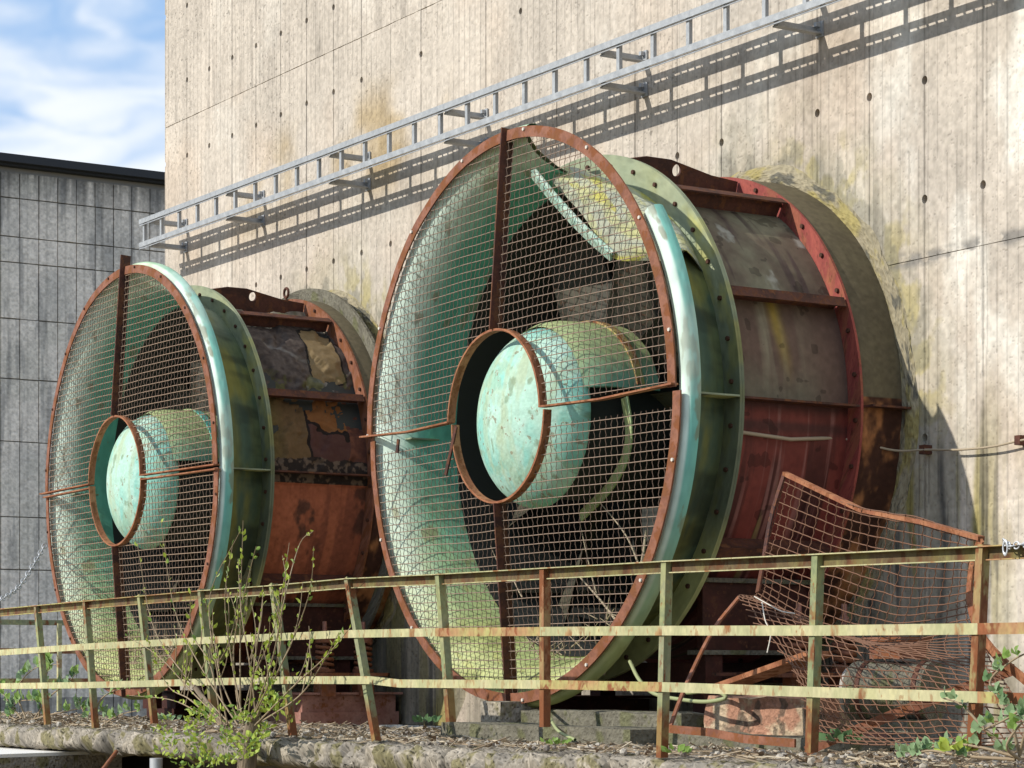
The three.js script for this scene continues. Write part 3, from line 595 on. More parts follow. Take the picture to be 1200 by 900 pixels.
function makeFan(X, o) {
  const f = thing('industrial_fan', o.label, 'fan', [X, 0, 1.0], 'two great intake fans on the wall');
  const put = (name, geo, mat, parent = f) => { const g = merged(geo).clone(); g.translate(0, AY, 1.0); return obj(name, g, mat, parent); };
  const plainPut = (name, geo, mat, parent = f) => obj(name, geo, mat, parent);
  // inlet bell
  const IN = [[2.012, 0.135], [2.018, 0.118], [2.018, 0.10], [2.012, 0.074], [2.0, 0.052], [1.98, 0.037], [1.95, 0.034], [1.915, 0.045], [1.87, 0.075], [1.82, 0.13], [1.775, 0.20], [1.735, 0.29], [1.70, 0.40], [1.675, 0.50], [1.66, 0.58]];
  const OUT = [[2.002, 0.135], [2.004, 0.118], [2.004, 0.102], [1.998, 0.086], [1.985, 0.07], [1.95, 0.062], [1.90, 0.095], [1.84, 0.15], [1.80, 0.22], [1.75, 0.31], [1.715, 0.41], [1.69, 0.51], [1.675, 0.58]];
  const wob = (a, v, r) => [0.008 * (fbm(a / 14 + o.seed, v * 3, 3, o.seed) - 0.5), 0.01 * (fbm(a / 20, v * 3 + 5, 3, o.seed) - 0.5) * (1 - v)];
  const [b0, b1] = o.bell;
  const bell = put('inlet_bell', revolve(IN, b0, b1, 200, { disp: wob, crease: 1.2 }), o.bellMat);
  put('bell_back', revolve([...OUT].reverse().map((p) => p).reverse(), b0, b1, 200, { disp: wob, crease: 1.2 }), o.bellBack, bell);
  put('bell_edge', revolve([IN[0], OUT[0]], b0, b1, 200, { disp: wob }), o.bellMat, bell);
  // outer flange pair with bolts
  put('inlet_flange', ring(1.655, 1.845, 0.572, 0.590, 0, 360, 160), M.flange);
  put('casing_flange', ring(1.655, 1.842, 0.594, 0.612, 0, 360, 160), M.flange);
  let bolts = [];
  for (let a = 4; a < 360; a += 9.2) { bolts.push(boltHead(1.765 * Math.sin(a * RAD), 1.765 * Math.cos(a * RAD), -0.564, 0.016, 0.018)); }
  put('flange_bolts', bolts, M.bolt);
  // casing plates between the stiffeners
  const cuts = [0, 33.5, 66, 90, 122, 151, 180, 209, 238, 270, 294, 326.5, 360];
  for (let i = 0; i + 1 < cuts.length; i++) {
    const a0 = cuts[i] + 0.06, a1 = cuts[i + 1] - 0.06, nv = o.flaky ? 40 : 10, vis = i < 6;
    const disp = (a, L) => o.flaky ? (a < 93 ? 0.028 * sst(0.47, 0.52, flake(a / 360 * 10.4, L)) - 0.02 * sst(0.40, 0.37, flake(a / 360 * 10.4, L)) + 0.012 * (fbm(a * 0.5, L * 14, 3, 309) - 0.5) : 0.004 * fbm(a * 0.1, L * 3, 3, 312)) : 0.008 * (fbm(a * 0.06, L * 3, 3, 313) - 0.5);
    const g = grid(vis ? (o.flaky ? 56 : 18) : 10, vis ? nv : 4, (u, v) => { const a = lerp(a0, a1, u), L = v * 1.0, r = 1.672 + disp(a, L); return [r * Math.sin(a * RAD), r * Math.cos(a * RAD), -(0.612 + L)]; }, (u, v) => [lerp(a0, a1, u) / 360, v]);
    put('casing_plate', g, o.casing);
  }
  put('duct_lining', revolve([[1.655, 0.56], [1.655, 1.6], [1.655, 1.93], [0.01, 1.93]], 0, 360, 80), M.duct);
  for (const a of [33.5, 66, 294, 326.5, 122, 238]) {
    const g = box(0.012, 0.135, 0.985, 0, 1.735, -1.106); g.rotateZ(-a * RAD); put('stiffener', g, o.rib);
    const g2 = box(0.07, 0.012, 0.985, 0.03, 1.80, -1.106); g2.rotateZ(-a * RAD); put('stiffener_flange', g2, o.rib);
  }
  for (const a of [90, 270]) { const g = box(0.014, 0.14, 0.985, 0, 1.74, -1.106); g.rotateZ(-a * RAD); put('joint_flange', g, o.rib);
    const g2 = box(0.012, 0.16, 0.38, 0, 1.77, -0.378); g2.rotateZ(-a * RAD); put('joint_flange', g2, M.flange);
    const g3 = box(0.014, 0.12, 0.37, 0, 1.83, -1.83); g3.rotateZ(-a * RAD); put('joint_flange', g3, o.rib); }
  // rear flange and collar into the wall
  put('rear_flange', ring(1.655, 1.805, 1.614, 1.634, 0, 360, 160, { metres: true }), o.rear);
  bolts = []; for (let a = 3; a < 360; a += 10) bolts.push(boltHead(1.757 * Math.sin(a * RAD), 1.757 * Math.cos(a * RAD), -1.606, 0.016, 0.018));
  put('rear_bolts', bolts, M.bolt);
  put('wall_collar', revolve([[1.70, 1.640], [1.79, 1.640], [1.795, 1.66], [1.80, 1.80], [1.805, 2.02]], 0, 360, 200, { disp: (a, v) => [a > 92 && a < 268 ? 0.03 * (fbm(a / 4, v * 6, 4, 322) - 0.55) : 0.002, 0], crease: 0.9 }), M.collar);
  // lifting lug over the casing
  { const s = new THREE.Shape([[-0.62, 1.66], [-0.62, 1.83], [-0.80, 1.868], [-1.0, 1.868], [-1.36, 1.80], [-1.6, 1.78], [-1.6, 1.66]].map(([x, y]) => new THREE.Vector2(x, y)));
    const h = new THREE.Path(); h.absellipse(-1.06, 1.80, 0.036, 0.042, 0, Math.PI * 2); s.holes.push(h);
    const g = new THREE.ExtrudeGeometry(s, { depth: 0.02, bevelEnabled: false }); g.rotateY(-Math.PI / 2); g.scale(1, 1, -1); g.scale(1, 1, 1);
    const p = g.attributes.position; for (let i = 0; i < p.count; i++) p.setZ(i, -Math.abs(p.getZ(i)));
    g.computeVertexNormals(); g.rotateZ(-o.lug * RAD); put('lifting_lug', g, M.rustDark); }
  // hub: nose dome, half shell, shaft housing
  { const prof = []; for (let i = 0; i <= 24; i++) { const t = i / 24 * Math.PI / 2; prof.push([0.625 * Math.cos(t) + 0.0005, 0.25 - 0.35 * Math.sin(t)]); }
    const nose = put('hub_nose', planar( revolve([[0.605, 0.265], ...prof], 0, 360, 80, { crease: 1.2, disp: (a, v) => [0.006 * (fbm(a / 30, v * 4, 3, o.seed + 4) - 0.5), 0] }), 1.3, o.seed), M.turq);
    put('hub_shell', revolve([[0.63, 0.2], [0.665, 0.26], [0.685, 0.36], [0.69, 0.6], [0.685, 0.8], [0.67, 0.8], [0.67, 0.4], [0.63, 0.2]], -76, 76, 60, { crease: 0.8, disp: (a, v) => [0.01 * (fbm(a / 25, v * 4, 3, o.seed + 6) - 0.5), 0] }), M.shell);
    put('shell_strap', revolve([[0.692, 0.60], [0.705, 0.60], [0.705, 0.66], [0.692, 0.66]], -60, 74, 40, { metres: true }), o.strap ? M.railRust : M.shell);
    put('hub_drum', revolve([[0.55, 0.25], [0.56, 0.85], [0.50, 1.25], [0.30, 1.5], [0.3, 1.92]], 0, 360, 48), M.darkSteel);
    // blades
    for (let b = 0; b < 9; b++) {
      const g = grid(8, 14, (u, v) => { const r = lerp(0.52, 1.60, v), ch = lerp(0.50, 0.40, v), tw = lerp(48, 24, v) * RAD, q = (u - 0.5) * ch, cam = 0.05 * (1 - 4 * (u - 0.5) ** 2); return [q * Math.cos(tw) - cam * Math.sin(tw), r, -(0.98 + q * Math.sin(tw) + cam * Math.cos(tw))]; }, (u, v) => [u * 0.5, v]);
      const g2 = grid(8, 14, (u, v) => { const r = lerp(0.52, 1.60, v), ch = lerp(0.50, 0.40, v), tw = lerp(48, 24, v) * RAD, q = (u - 0.5) * ch, cam = 0.015 * (1 - 4 * (u - 0.5) ** 2); return [q * Math.cos(tw) - cam * Math.sin(tw), r, -(1.0 + q * Math.sin(tw) + cam * Math.cos(tw))]; }, (u, v) => [u * 0.5, v]);
      const gg = merged([g, g2]); gg.rotateZ(-(b * 40 + o.bladeTurn) * RAD); put('blade', gg, M.blade);
    }
    // bearing struts behind the blades
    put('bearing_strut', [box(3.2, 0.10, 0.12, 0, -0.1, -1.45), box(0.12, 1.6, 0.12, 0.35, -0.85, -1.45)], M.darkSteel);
  }
  guard(f, put, o);
  // support frame and vibration springs under the casing
  plainPut('support_frame', [
    box(0.06, 0.46, 1.0, 1.22, 0.84, -0.22), box(0.06, 0.46, 1.0, -1.22, 0.84, -0.22),
    box(0.14, 0.5, 0.14, -1.2, 0.37, 0.20), box(0.14, 0.5, 0.14, 1.2, 0.37, 0.20), box(0.14, 0.5, 0.14, 1.2, 0.37, -0.6), box(0.14, 0.5, 0.14, -1.2, 0.37, -0.6),
    box(2.3, 0.14, 0.08, 0, 0.47, 0.22), box(2.3, 0.14, 0.08, 0, 0.47, -0.6)], M.frameRed);
  for (const sx of [1, -1]) plainPut('frame_ledge', [box(0.18, 0.03, 1.06, sx * 1.20, 1.085, -0.22), box(0.18, 0.03, 1.06, sx * 1.21, 0.605, -0.22)], M.block);
  for (const [x, z] of [[1.66, -0.2], [1.66, -0.59], [-1.66, -0.2], [-1.66, -0.59]]) {
    const pts = []; for (let i = 0; i <= 110; i++) { const t = i / 110; pts.push(V(x + 0.07 * Math.cos(t * 5 * 2 * Math.PI), 0.50 + 0.24 * t, z + 0.07 * Math.sin(t * 5 * 2 * Math.PI))); }
    const cy = (r, h, y) => { const g = new THREE.CylinderGeometry(r, r, h, 16); g.translate(x, y, z); return g; };
    const sp = plainPut('spring_mount', [tube(pts, 0.017, 6), cy(0.095, 0.03, 0.49), cy(0.085, 0.05, 0.765)], M.rust);
    plainPut('bolt', [cy(0.02, 0.6, 0.63), cy(0.032, 0.03, 0.83)], M.pinkBase, sp);
    plainPut('mount_pad', [box(0.30, 0.03, 0.34, x, 0.455, z), box(0.16, 0.18, 0.14, x, 0.35, z)], M.rust);
  }
  plainPut('mount_plate', [box(0.05, 0.02, 1.3, 1.4, 0.46, -0.35), box(0.7, 0.04, 0.06, 1.3, 0.455, 0.1)], M.rustDark);
  for (const sx of [1.35, -1.35]) plainPut('base_beam', [box(0.62, 0.15, 0.95, sx, 0.195, -0.45), box(0.72, 0.02, 1.05, sx, 0.285, -0.45), box(0.66, 0.12, 1.0, sx, 0.06, -0.45)], sx > 0 ? M.pinkBase : M.frameRed);
  return { f, put };
}
const bellIn = bellInside(241), bellBk = bellOutside(251);
const near = makeFan(0, { label: 'nearer and larger looking fan whose bell rim is torn open at the upper right', seed: 11, bell: [53, 364], bellMat: bellIn, bellBack: bellBk, casing: M.casingNear, rib: M.rustDark, rear: M.redFlange, lug: 16, upShift: -0.055, downShift: 0.0, gap: 0.11, sag: 0.02, r: 0.0032, wire: M.wire, pale: true, bladeTurn: 12, missing: true, strap: true });
const far = makeFan(DX, { label: 'far fan with an intact turquoise rim and a flaking rusty casing', seed: 23, bell: [0, 360], bellMat: bellIn, bellBack: bellBk, casing: M.casingFar, flaky: true, rib: M.rustDark, rear: M.rust, lug: 16, upShift: -0.01, downShift: 0.01, r: 0.0036, wire: M.wireFar, bar: 0.09, bladeTurn: 28 });
far.put('wall_ring', ring(1.79, 1.92, 1.80, 1.83, 0, 360, 140, { metres: true }), M.block);
{ const g = new THREE.TorusGeometry(0.045, 0.013, 8, 18); g.translate(0.12, 1.86, -1.60); const g2 = new THREE.CylinderGeometry(0.012, 0.012, 0.08, 8); g2.translate(0.12, 1.79, -1.60); far.put('eye_bolt', [g, g2], M.rustDark); }
// torn bell sheet of the near fan, folded inward at the upper right
{
  const th = 0.012, O = V(0, AY, 2), free = [[648, 212, 1.66], [690, 262, 1.72], [716, 300, 1.70], [768, 306, 1.60], [800, 300, 1.66]].map((q) => at(...q).sub(O));
  const belly = [[668, 196, 1.56], [712, 226, 1.62], [748, 262, 1.62], [792, 285, 1.58], [806, 296, 1.62]].map((q) => at(...q).sub(O));
  const fc = new THREE.CatmullRomCurve3(free), bc = new THREE.CatmullRomCurve3(belly);
  const pt = (u, v, off) => {
    const a = lerp(9, 60, u) * RAD, A = V(1.665 * Math.sin(a), 1.665 * Math.cos(a), -0.58), B = bc.getPoint(u), C = fc.getPoint(u);
    const p = A.multiplyScalar((1 - v) * (1 - 2 * v)).addScaledVector(B, 4 * v * (1 - v)).addScaledVector(C, v * (2 * v - 1));
    p.z += off + 0.03 * v * (fbm(u * 5, v * 3, 3, 431) - 0.5); p.y += 0.025 * (fbm(u * 6, v * 4, 3, 433) - 0.5) * v;
    return [p.x, p.y, p.z];
  };
  const tornMat = surface(512, 256, (u, v) => {
    const n = fbm(u * 6, v * 6, 5, 441), s = fbm(u * 30, v * 2, 4, 442), f = fbm(u * 50, v * 40, 3, 443);
    let c = mix3([0.36, 0.37, 0.28], [0.43, 0.42, 0.20], sst(0.35, 0.65, n)); c = mix3(c, [0.42, 0.38, 0.06], 0.8 * sst(0.55, 0.68, fbm(u * 7, v * 5, 4, 445))); c = mix3(c, [0.17, 0.18, 0.13], 0.5 * sst(0.5, 0.7, s));
    return [...mul3(c, 0.8 + 0.4 * f), f, 0.8];
  }, { bump: 0.003 });
  const sheet = near.put('torn_sheet', [grid(60, 40, (u, v) => pt(u, v, 0)), grid(60, 40, (u, v) => pt(u, v, -th))], tornMat); sheet.userData.label = 'bent and torn sheet hanging inside the rim';
  const lp = [[624, 204, 1.84], [645, 230, 1.82], [670, 258, 1.79], [694, 282, 1.76], [716, 301, 1.72]].map((q) => at(...q).sub(O));
  near.put('torn_lip', [barPath(lp, 0.07, 0.02, V(0.5, 0.5, 0.4)), tube(lp.map((p) => p.clone().add(V(0.03, 0.02, 0.0))), 0.016, 8)], M.turqPaint);
}
near.put('green_strip', barPath(curve([[732, 466, 1.5], [737, 500, 1.48], [734, 532, 1.46], [716, 568, 1.45], [680, 606, 1.45]].map((q) => at(...q).sub(V(0, AY, 2))), 18), 0.075, 0.012, V(1, 0, 0)), M.shell);
far.put('broken_flange_piece', [bar(at(268, 656, 1.46).sub(V(DX, AY, 2)), at(290, 690, 1.5).sub(V(DX, AY, 2)), 0.10, 0.015), bar(at(292, 655, 1.46).sub(V(DX, AY, 2)), at(283, 720, 1.5).sub(V(DX, AY, 2)), 0.11, 0.015)], M.railGreen);
// mortar bedding of the collars, part of the wall
for (const X of [0, DX]) {
  const g = revolve([[1.79, 1.972], [1.82, 1.968], [1.85, 1.972], [1.88, 1.98], [1.90, 1.992], [1.915, 2.01]], 0, 360, 300, { crease: 0.9, disp: (a, v) => { const n = fbm(a / 5, v * 4 + X, 4, 451) - 0.5, m = fbm(a / 16, 7 + X, 3, 453) - 0.5; return [v * (n * 0.08 + m * 0.10), n * 0.03 * (1 - v * 0.5)]; } });
  g.translate(X, AY, 2.0); obj('mortar_ring', g, M.mortar, wallGroup);
}

// ---------------------------------------------------------------- cable ladder on the wall
{
  const o = thing('cable_ladder', 'galvanised steel cable ladder running along the concrete wall above the fans', 'cable ladder', [-4, 5.2, 0]);
  const x0 = -9.955, x1 = 6.0, zc = 0.43, slope = -0.0053;
  const yAt = (x, y) => y + (x - x0) * slope;
  for (const [y, sg] of [[5.314, 1], [5.064, -1]]) {
    const parts = [];
    const rail = (dy, dz, h, d) => parts.push(bar(V(x0 + 4, yAt(x0, y + dy) - 5.2, dz), V(x1 + 4, yAt(x1, y + dy) - 5.2, dz), h, d, V(0, 1, 0)));
    rail(0, zc, 0.05, 0.003);                                             // front flange
    parts.push(bar(V(x0 + 4, yAt(x0, y - 0.036) - 5.2, zc - 0.010), V(x1 + 4, yAt(x1, y - 0.036) - 5.2, zc - 0.010), 0.032, 0.003, V(0, 0.72, -0.7).multiplyScalar(-1)));
    const yw = 0.024;                                                     // web with slots that let the light through
    for (const [za, zb] of [[zc - 0.016, zc - 0.002], [zc - 0.122, zc - 0.046]]) rail(yw, (za + zb) / 2, 0.003, zb - za);
    for (let x = x0 + 0.095; x < x1; x += 0.4445) for (const [dx, w] of [[0, 0.09], [0.125, 0.022], [0.215, 0.022], [0.305, 0.022], [0.3795, 0.012]]) parts.push(box(w, 0.003, 0.031, x + dx + 4, yAt(x, y + yw) - 5.2, zc - 0.031));
    obj('side_rail', parts, M.galv, o);
  }
  for (let x = x0 + 0.095; x < x1; x += 0.4445) obj('rung', [box(0.038, 0.23, 0.03, x + 4, yAt(x, 5.189) - 5.2, zc - 0.026)], M.galv, o);
  for (const x of [-9.68, -7.83, -5.63, -3.55, -1.2, 0.92, 3.05, 5.2]) for (const y of [5.292, 5.045]) {
    const b = obj('bracket', [box(0.06, 0.012, 0.40, x + 4, yAt(x, y - 0.03) - 5.2, 0.205), box(0.006, 0.055, 0.39, x + 4 - 0.027, yAt(x, y - 0.006) - 5.2, 0.20), box(0.075, 0.11, 0.012, x + 4, yAt(x, y) - 5.2, 0.008)], M.galv, o);
    obj('anchor_bolt', [box(0.03, 0.03, 0.04, x + 4, yAt(x, y + 0.03) - 5.2, 0.03)], M.galv, b);
  }
}

// ---------------------------------------------------------------- guard railing along the platform
const ZR = 3.07;
{
  const o = thing('guard_railing', 'bent yellow-green and rusty guard railing along the platform edge before both fans', 'railing', [0, 0, ZR]);
  const L = (px, py, z = ZR) => at(px, py, z).sub(V(0, 0, ZR));
  const posts = [[[41, 711], [53, 849], 'p'], [[98, 703], [109, 853], 'p'], [[162, 697], [178, 848], 'p'], [[233, 690], [248, 845], 'p'], [[317, 684], [340, 862], 'p'], [[405, 677], [438, 868], 'p'], [[512, 672], [525, 846], 'p'], [[635, 665], [635, 852], 'r'], [[778, 657], [772, 888], 'p'], [[955, 650], [947, 882], 'p'], [[1148, 638], [1137, 877], 'r'], [[1385, 628], [1385, 905], 'r']];
  for (const [t, b, k] of posts) {
    const p = L(...t), q = L(...b), m = k === 'r' ? M.postRust : M.post;
    const up = (g, du) => { const uv = g.attributes.uv; let lo = 1e9; for (let i = 0; i < uv.count; i++) lo = Math.min(lo, uv.getY(i)); for (let i = 0; i < uv.count; i++) uv.setXY(i, uv.getX(i) + du, uv.getY(i) - lo + 0.02); return g; };
    obj('post', [up(bar(q, p, 0.046, 0.006), t[0] * 0.31), up(bar(q.clone().add(V(0.020, 0, -0.025)), p.clone().add(V(0.020, 0, -0.025)), 0.006, 0.044), t[0] * 0.31 + 0.1)], m, o);
  }
  const top = [[-120, 728], [0, 715], [98, 706], [233, 694], [317, 688], [405, 680], [512, 675], [635, 668], [778, 660], [955, 652], [1148, 643], [1400, 630]].map(([x, y]) => L(x, y));
  const up = (pts, dy, dz) => pts.map((p) => p.clone().add(V(0, dy, dz)));
  for (let i = 0; i + 1 < top.length; i++) {
    const seg = [top[i], top[i + 1]], m = i < 3 || i >= 10 ? M.railRust : M.railGreen;
    const rail = obj('top_rail', [barPath(up(seg, 0.010, -0.012), 0.006, 0.050, V(0, 1, 0)), barPath(up(seg, -0.052, -0.026), 0.006, 0.022, V(0, 1, 0))], m, o);
    obj('rail_web', [barPath(up(seg, -0.021, -0.036), 0.058, 0.006, V(0, 1, 0))], M.railWeb, rail);
  }
  const mid = [[-120, 770], [0, 765], [98, 758], [233, 751], [317, 747], [405, 743], [512, 741], [635, 740], [778, 739], [955, 739], [1148, 737], [1400, 733]].map(([x, y]) => L(x, y));
  const low = [[-120, 803], [0, 804], [98, 803], [178, 801], [248, 799], [340, 797], [435, 797], [470, 801], [635, 802], [778, 805], [955, 811], [1148, 817], [1400, 826]].map(([x, y]) => L(x, y));
  for (let i = 0; i + 1 < mid.length; i++) obj('middle_rail', barPath(up([mid[i], mid[i + 1]], 0, 0.011), 0.053, 0.006, V(0, 1, 0)), i === 6 || i >= 10 ? M.railRust : M.railGreen, o);
  for (let i = 0; i + 1 < low.length; i++) obj('lower_rail', barPath(up([low[i], low[i + 1]], 0, 0.011), 0.053, 0.006, V(0, 1, 0)), i === 8 || i >= 11 ? M.railRust : M.railGreen, o);
}
{
  const o = thing('return_railing', 'short run of dull railing at the platform end beyond the far fan', 'railing', [-14.1, 0, 1.5]);
  const y = [1.09, 0.74, 0.37];
  for (const yy of y) obj(yy > 1 ? 'top_rail' : 'lower_rail', [box(0.008, 0.065, 4.6, 0, yy, -0.9)], yy > 1 ? M.post : M.railRust, o);
  for (const z of [-0.15, -1.8, 1.4]) obj('post', [box(0.05, 1.08, 0.05, 0.03, 0.54, z)], M.railGreen, o);
}

// ---------------------------------------------------------------- masonry under the near fan
{
  const rough = (w, h, d, seed, amp = 0.02) => {
    const g = new THREE.BoxGeometry(w, h, d, Math.ceil(w / 0.05), Math.ceil(h / 0.05), Math.ceil(d / 0.05)), p = g.attributes.position, uv = g.attributes.uv, n = g.attributes.normal;
    for (let i = 0; i < p.count; i++) {
      const x = p.getX(i), y = p.getY(i), z = p.getZ(i);
      if (Math.abs(n.getX(i)) > 0.5) uv.setXY(i, z, y); else if (Math.abs(n.getY(i)) > 0.5) uv.setXY(i, x, z); else uv.setXY(i, x + seed, y);
      const a = fbm(x * 7 + seed + z * 3, y * 7 + z * 5, 4, 461) - 0.5, b = fbm(x * 5 + z * 6, y * 6 + seed, 4, 463) - 0.5, c = fbm(z * 6 + y * 4, x * 6 + seed, 4, 465) - 0.5;
      p.setXYZ(i, x + a * amp * 2, y + b * amp * 2, z + c * amp * 2);
    }
    g.computeVertexNormals(); return g;
  };
  const put = (name, label, cat, g, mat, x, y, z, grp) => { const m = obj(name, g, mat); m.position.set(x, y, z); tag(m, label, cat, grp); return m; };
  put('concrete_footing', 'long mossy concrete footing on the platform under the near fan', 'footing', rough(2.25, 0.13, 0.5, 1, 0.012), M.block, 0.95, 0.062, 2.2);
  put('concrete_block', 'pale rough stub of concrete under the bottom of the near fan', 'block', rough(0.26, 0.17, 0.3, 5, 0.02), M.slab, 0.02, 0.19, 2.02);
  put('stone_sill', 'dark broken masonry course lying along the footing of the near fan', 'masonry', rough(1.85, 0.11, 0.30, 9, 0.02), M.block, 1.15, 0.165, 1.9);
  put('brick_course', 'reddish broken brick block with mortar in front of the dark opening', 'brick block', rough(0.95, 0.24, 0.42, 13, 0.03), M.brick, 2.70, 0.21, 1.78);
  put('concrete_step', 'low stained concrete step under the reddish brick block', 'step', rough(1.9, 0.12, 0.5, 17, 0.025), M.block, 2.7, 0.05, 2.0);
}
// ---------------------------------------------------------------- grey drum behind the fallen mesh
{
  const o = thing('old_motor', 'round grey drum lying behind the fallen wire mesh', 'motor drum', [3.3, 0.14, 1.75]);
  const cyl = (r, l, x, y, z, seg = 28) => { const g = new THREE.CylinderGeometry(r, r, l, seg); g.rotateZ(Math.PI / 2); g.rotateY(0.35); g.translate(x, y, z); return g; };
  obj('drum', [cyl(0.175, 0.5, 0.28, 0.22, -0.1)], M.block, o);
  obj('end_disc', [cyl(0.15, 0.05, 0.03, 0.22, -0.015), cyl(0.06, 0.07, 0.02, 0.22, -0.01)], M.discPale, o);
  const fins = []; for (let i = 0; i < 2; i++) fins.push(cyl(0.182, 0.03, 0.13 + i * 0.34, 0.22, -0.048 - i * 0.124)); for (const g of fins) obj('band', g, M.rustDark, o);
  obj('foot', [box(0.5, 0.07, 0.26, 0.28, 0.03, -0.1)], M.block, o);
  obj('terminal_box', [box(0.26, 0.10, 0.2, 0.30, 0.46, -0.1), box(0.32, 0.025, 0.24, 0.30, 0.52, -0.1)], M.rust, o);
}

// ---------------------------------------------------------------- fallen guard panel with crumpled mesh
{
  const o = thing('fallen_guard', 'crumpled rusty wire mesh guard panel fallen against the wall at the right', 'mesh guard', [3.6, 0, 2.6]);
  const B = V(3.6, 0, 2.6), P = (x, y, z) => at(x, y, z).sub(B);
  const K = [
    [[920, 557, 2.05], [992, 590, 2.25], [1072, 608, 2.5], [1150, 630, 2.75]],
    [[906, 610, 2.08], [985, 640, 2.2], [1066, 662, 2.4], [1142, 668, 2.72]],
    [[895, 662, 2.15], [972, 692, 2.2], [1052, 716, 2.35], [1138, 708, 2.7]],
    [[888, 696, 2.2], [962, 738, 2.22], [1040, 752, 2.35], [1145, 742, 2.75]],
    [[868, 699, 2.45], [940, 722, 2.55], [1015, 752, 2.62], [1158, 768, 2.84]],
    [[884, 728, 2.68], [948, 742, 2.72], [1040, 764, 2.76], [1172, 792, 2.9]],
    [[928, 780, 2.78], [968, 798, 2.82], [1070, 802, 2.88], [1186, 815, 2.95]],
    [[944, 832, 2.86], [1000, 846, 2.88], [1092, 848, 2.93], [1200, 848, 2.98]],
    [[958, 868, 2.96], [1030, 873, 2.97], [1112, 874, 2.98], [1215, 874, 3.0]]].map((r) => r.map((q) => P(...q)));
  const cr = (a, b, c, d, t) => { const f = (k) => 0.5 * ((2 * b[k]) + (-a[k] + c[k]) * t + (2 * a[k] - 5 * b[k] + 4 * c[k] - d[k]) * t * t + (-a[k] + 3 * b[k] - 3 * c[k] + d[k]) * t * t * t); return V(f('x'), f('y'), f('z')); };
  const row = (r, u) => { const k = u * 3, i = Math.min(2, Math.floor(k)), t = k - i; return cr(r[Math.max(0, i - 1)], r[i], r[i + 1], r[Math.min(3, i + 2)], t); };
  const kink = (u, v) => 0.035 * (Math.abs(fbm(u * 4, v * 7, 4, 475) - 0.5) * 2) * sst(0.25, 0.45, v), S = (u, v) => { const k = v * 8, i = Math.min(7, Math.floor(k)), t = k - i; const p = cr(row(K[Math.max(0, i - 1)], u), row(K[i], u), row(K[i + 1], u), row(K[Math.min(8, i + 2)], u), t); p.z += 0.03 * (fbm(u * 5, v * 9, 3, 471) - 0.5) + kink(u, v); p.y += 0.5 * kink(v, u); return p; };
  const wires = [], NU = 24, NV = 38;
  for (let i = 0; i <= NU; i++) { const u = i / NU, pts = []; const v1 = i < 2 ? 0.52 : 1; for (let k = 0; k <= NV * 2; k++) { const v = k / (NV * 2) * v1, p = S(u, v); p.z += ((k + i) % 2 ? 1 : -1) * 0.004; pts.push(p); } wires.push(tube(pts, 0.0034, 4)); }
  for (let j = 0; j <= NV; j++) { const v = j / NV, pts = []; for (let k = 0; k <= NU * 2; k++) { const p = S(k / (NU * 2), v); p.z += ((k + j) % 2 ? 1 : -1) * 0.003; pts.push(p); } wires.push(tube(pts, 0.0034, 4)); }
  stuff(obj('wire_mesh', wires, M.wireRust, o));
  const path = (pts) => barPath(curve(pts.map((q) => P(...q)), 16), 0.05, 0.01, V(1, 0, 0.3));
  obj('frame_bar', barPath([P(920, 555, 2.04), P(1010, 598, 2.28), P(1082, 612, 2.52), P(1150, 631, 2.76)], 0.022, 0.035, V(0, 1, 0)), M.orange, o);
  obj('frame_bar', path([[919, 556, 2.04], [904, 605, 2.08], [895, 655, 2.14], [888, 694, 2.2]]), M.rustDark, o);
  obj('frame_bar', path([[1150, 631, 2.76], [1140, 660, 2.72], [1136, 700, 2.72], [1146, 738, 2.76], [1168, 768, 2.84], [1205, 800, 2.9]]), M.orange, o);
  obj('frame_bar', path([[866, 700, 2.46], [838, 735, 2.55], [812, 785, 2.66], [795, 825, 2.74], [784, 856, 2.8]]), M.rust, o);
  obj('frame_bar', barPath([P(782, 854, 2.8), P(830, 858, 2.82), P(872, 866, 2.84), P(932, 871, 2.86)], 0.045, 0.012, V(0, 1, 0)), M.rust, o);
  obj('frame_bar', barPath([P(945, 880, 2.92), P(1050, 836, 2.86), P(1190, 784, 2.80)], 0.05, 0.012, V(0, 1, 0.3)), M.rust, o);
  const tw = obj('string', [tube(curve([[884, 699, 2.62], [900, 708, 2.64], [915, 716, 2.66], [932, 719, 2.7]].map((q) => P(...q)), 14), 0.0035, 5), tube(curve([[893, 706, 2.66], [897, 728, 2.74], [903, 742, 2.76], [899, 765, 2.8]].map((q) => P(...q)), 14), 0.0035, 5)], M.pale, o);
  const pl = obj('plank', bar(at(846, 806, 2.1), at(960, 766, 2.35), 0.03, 0.16, V(0, 1, 0)), M.orange); tag(pl, 'narrow rusty plank leaning across the dark opening beside the brick block', 'plank');
}

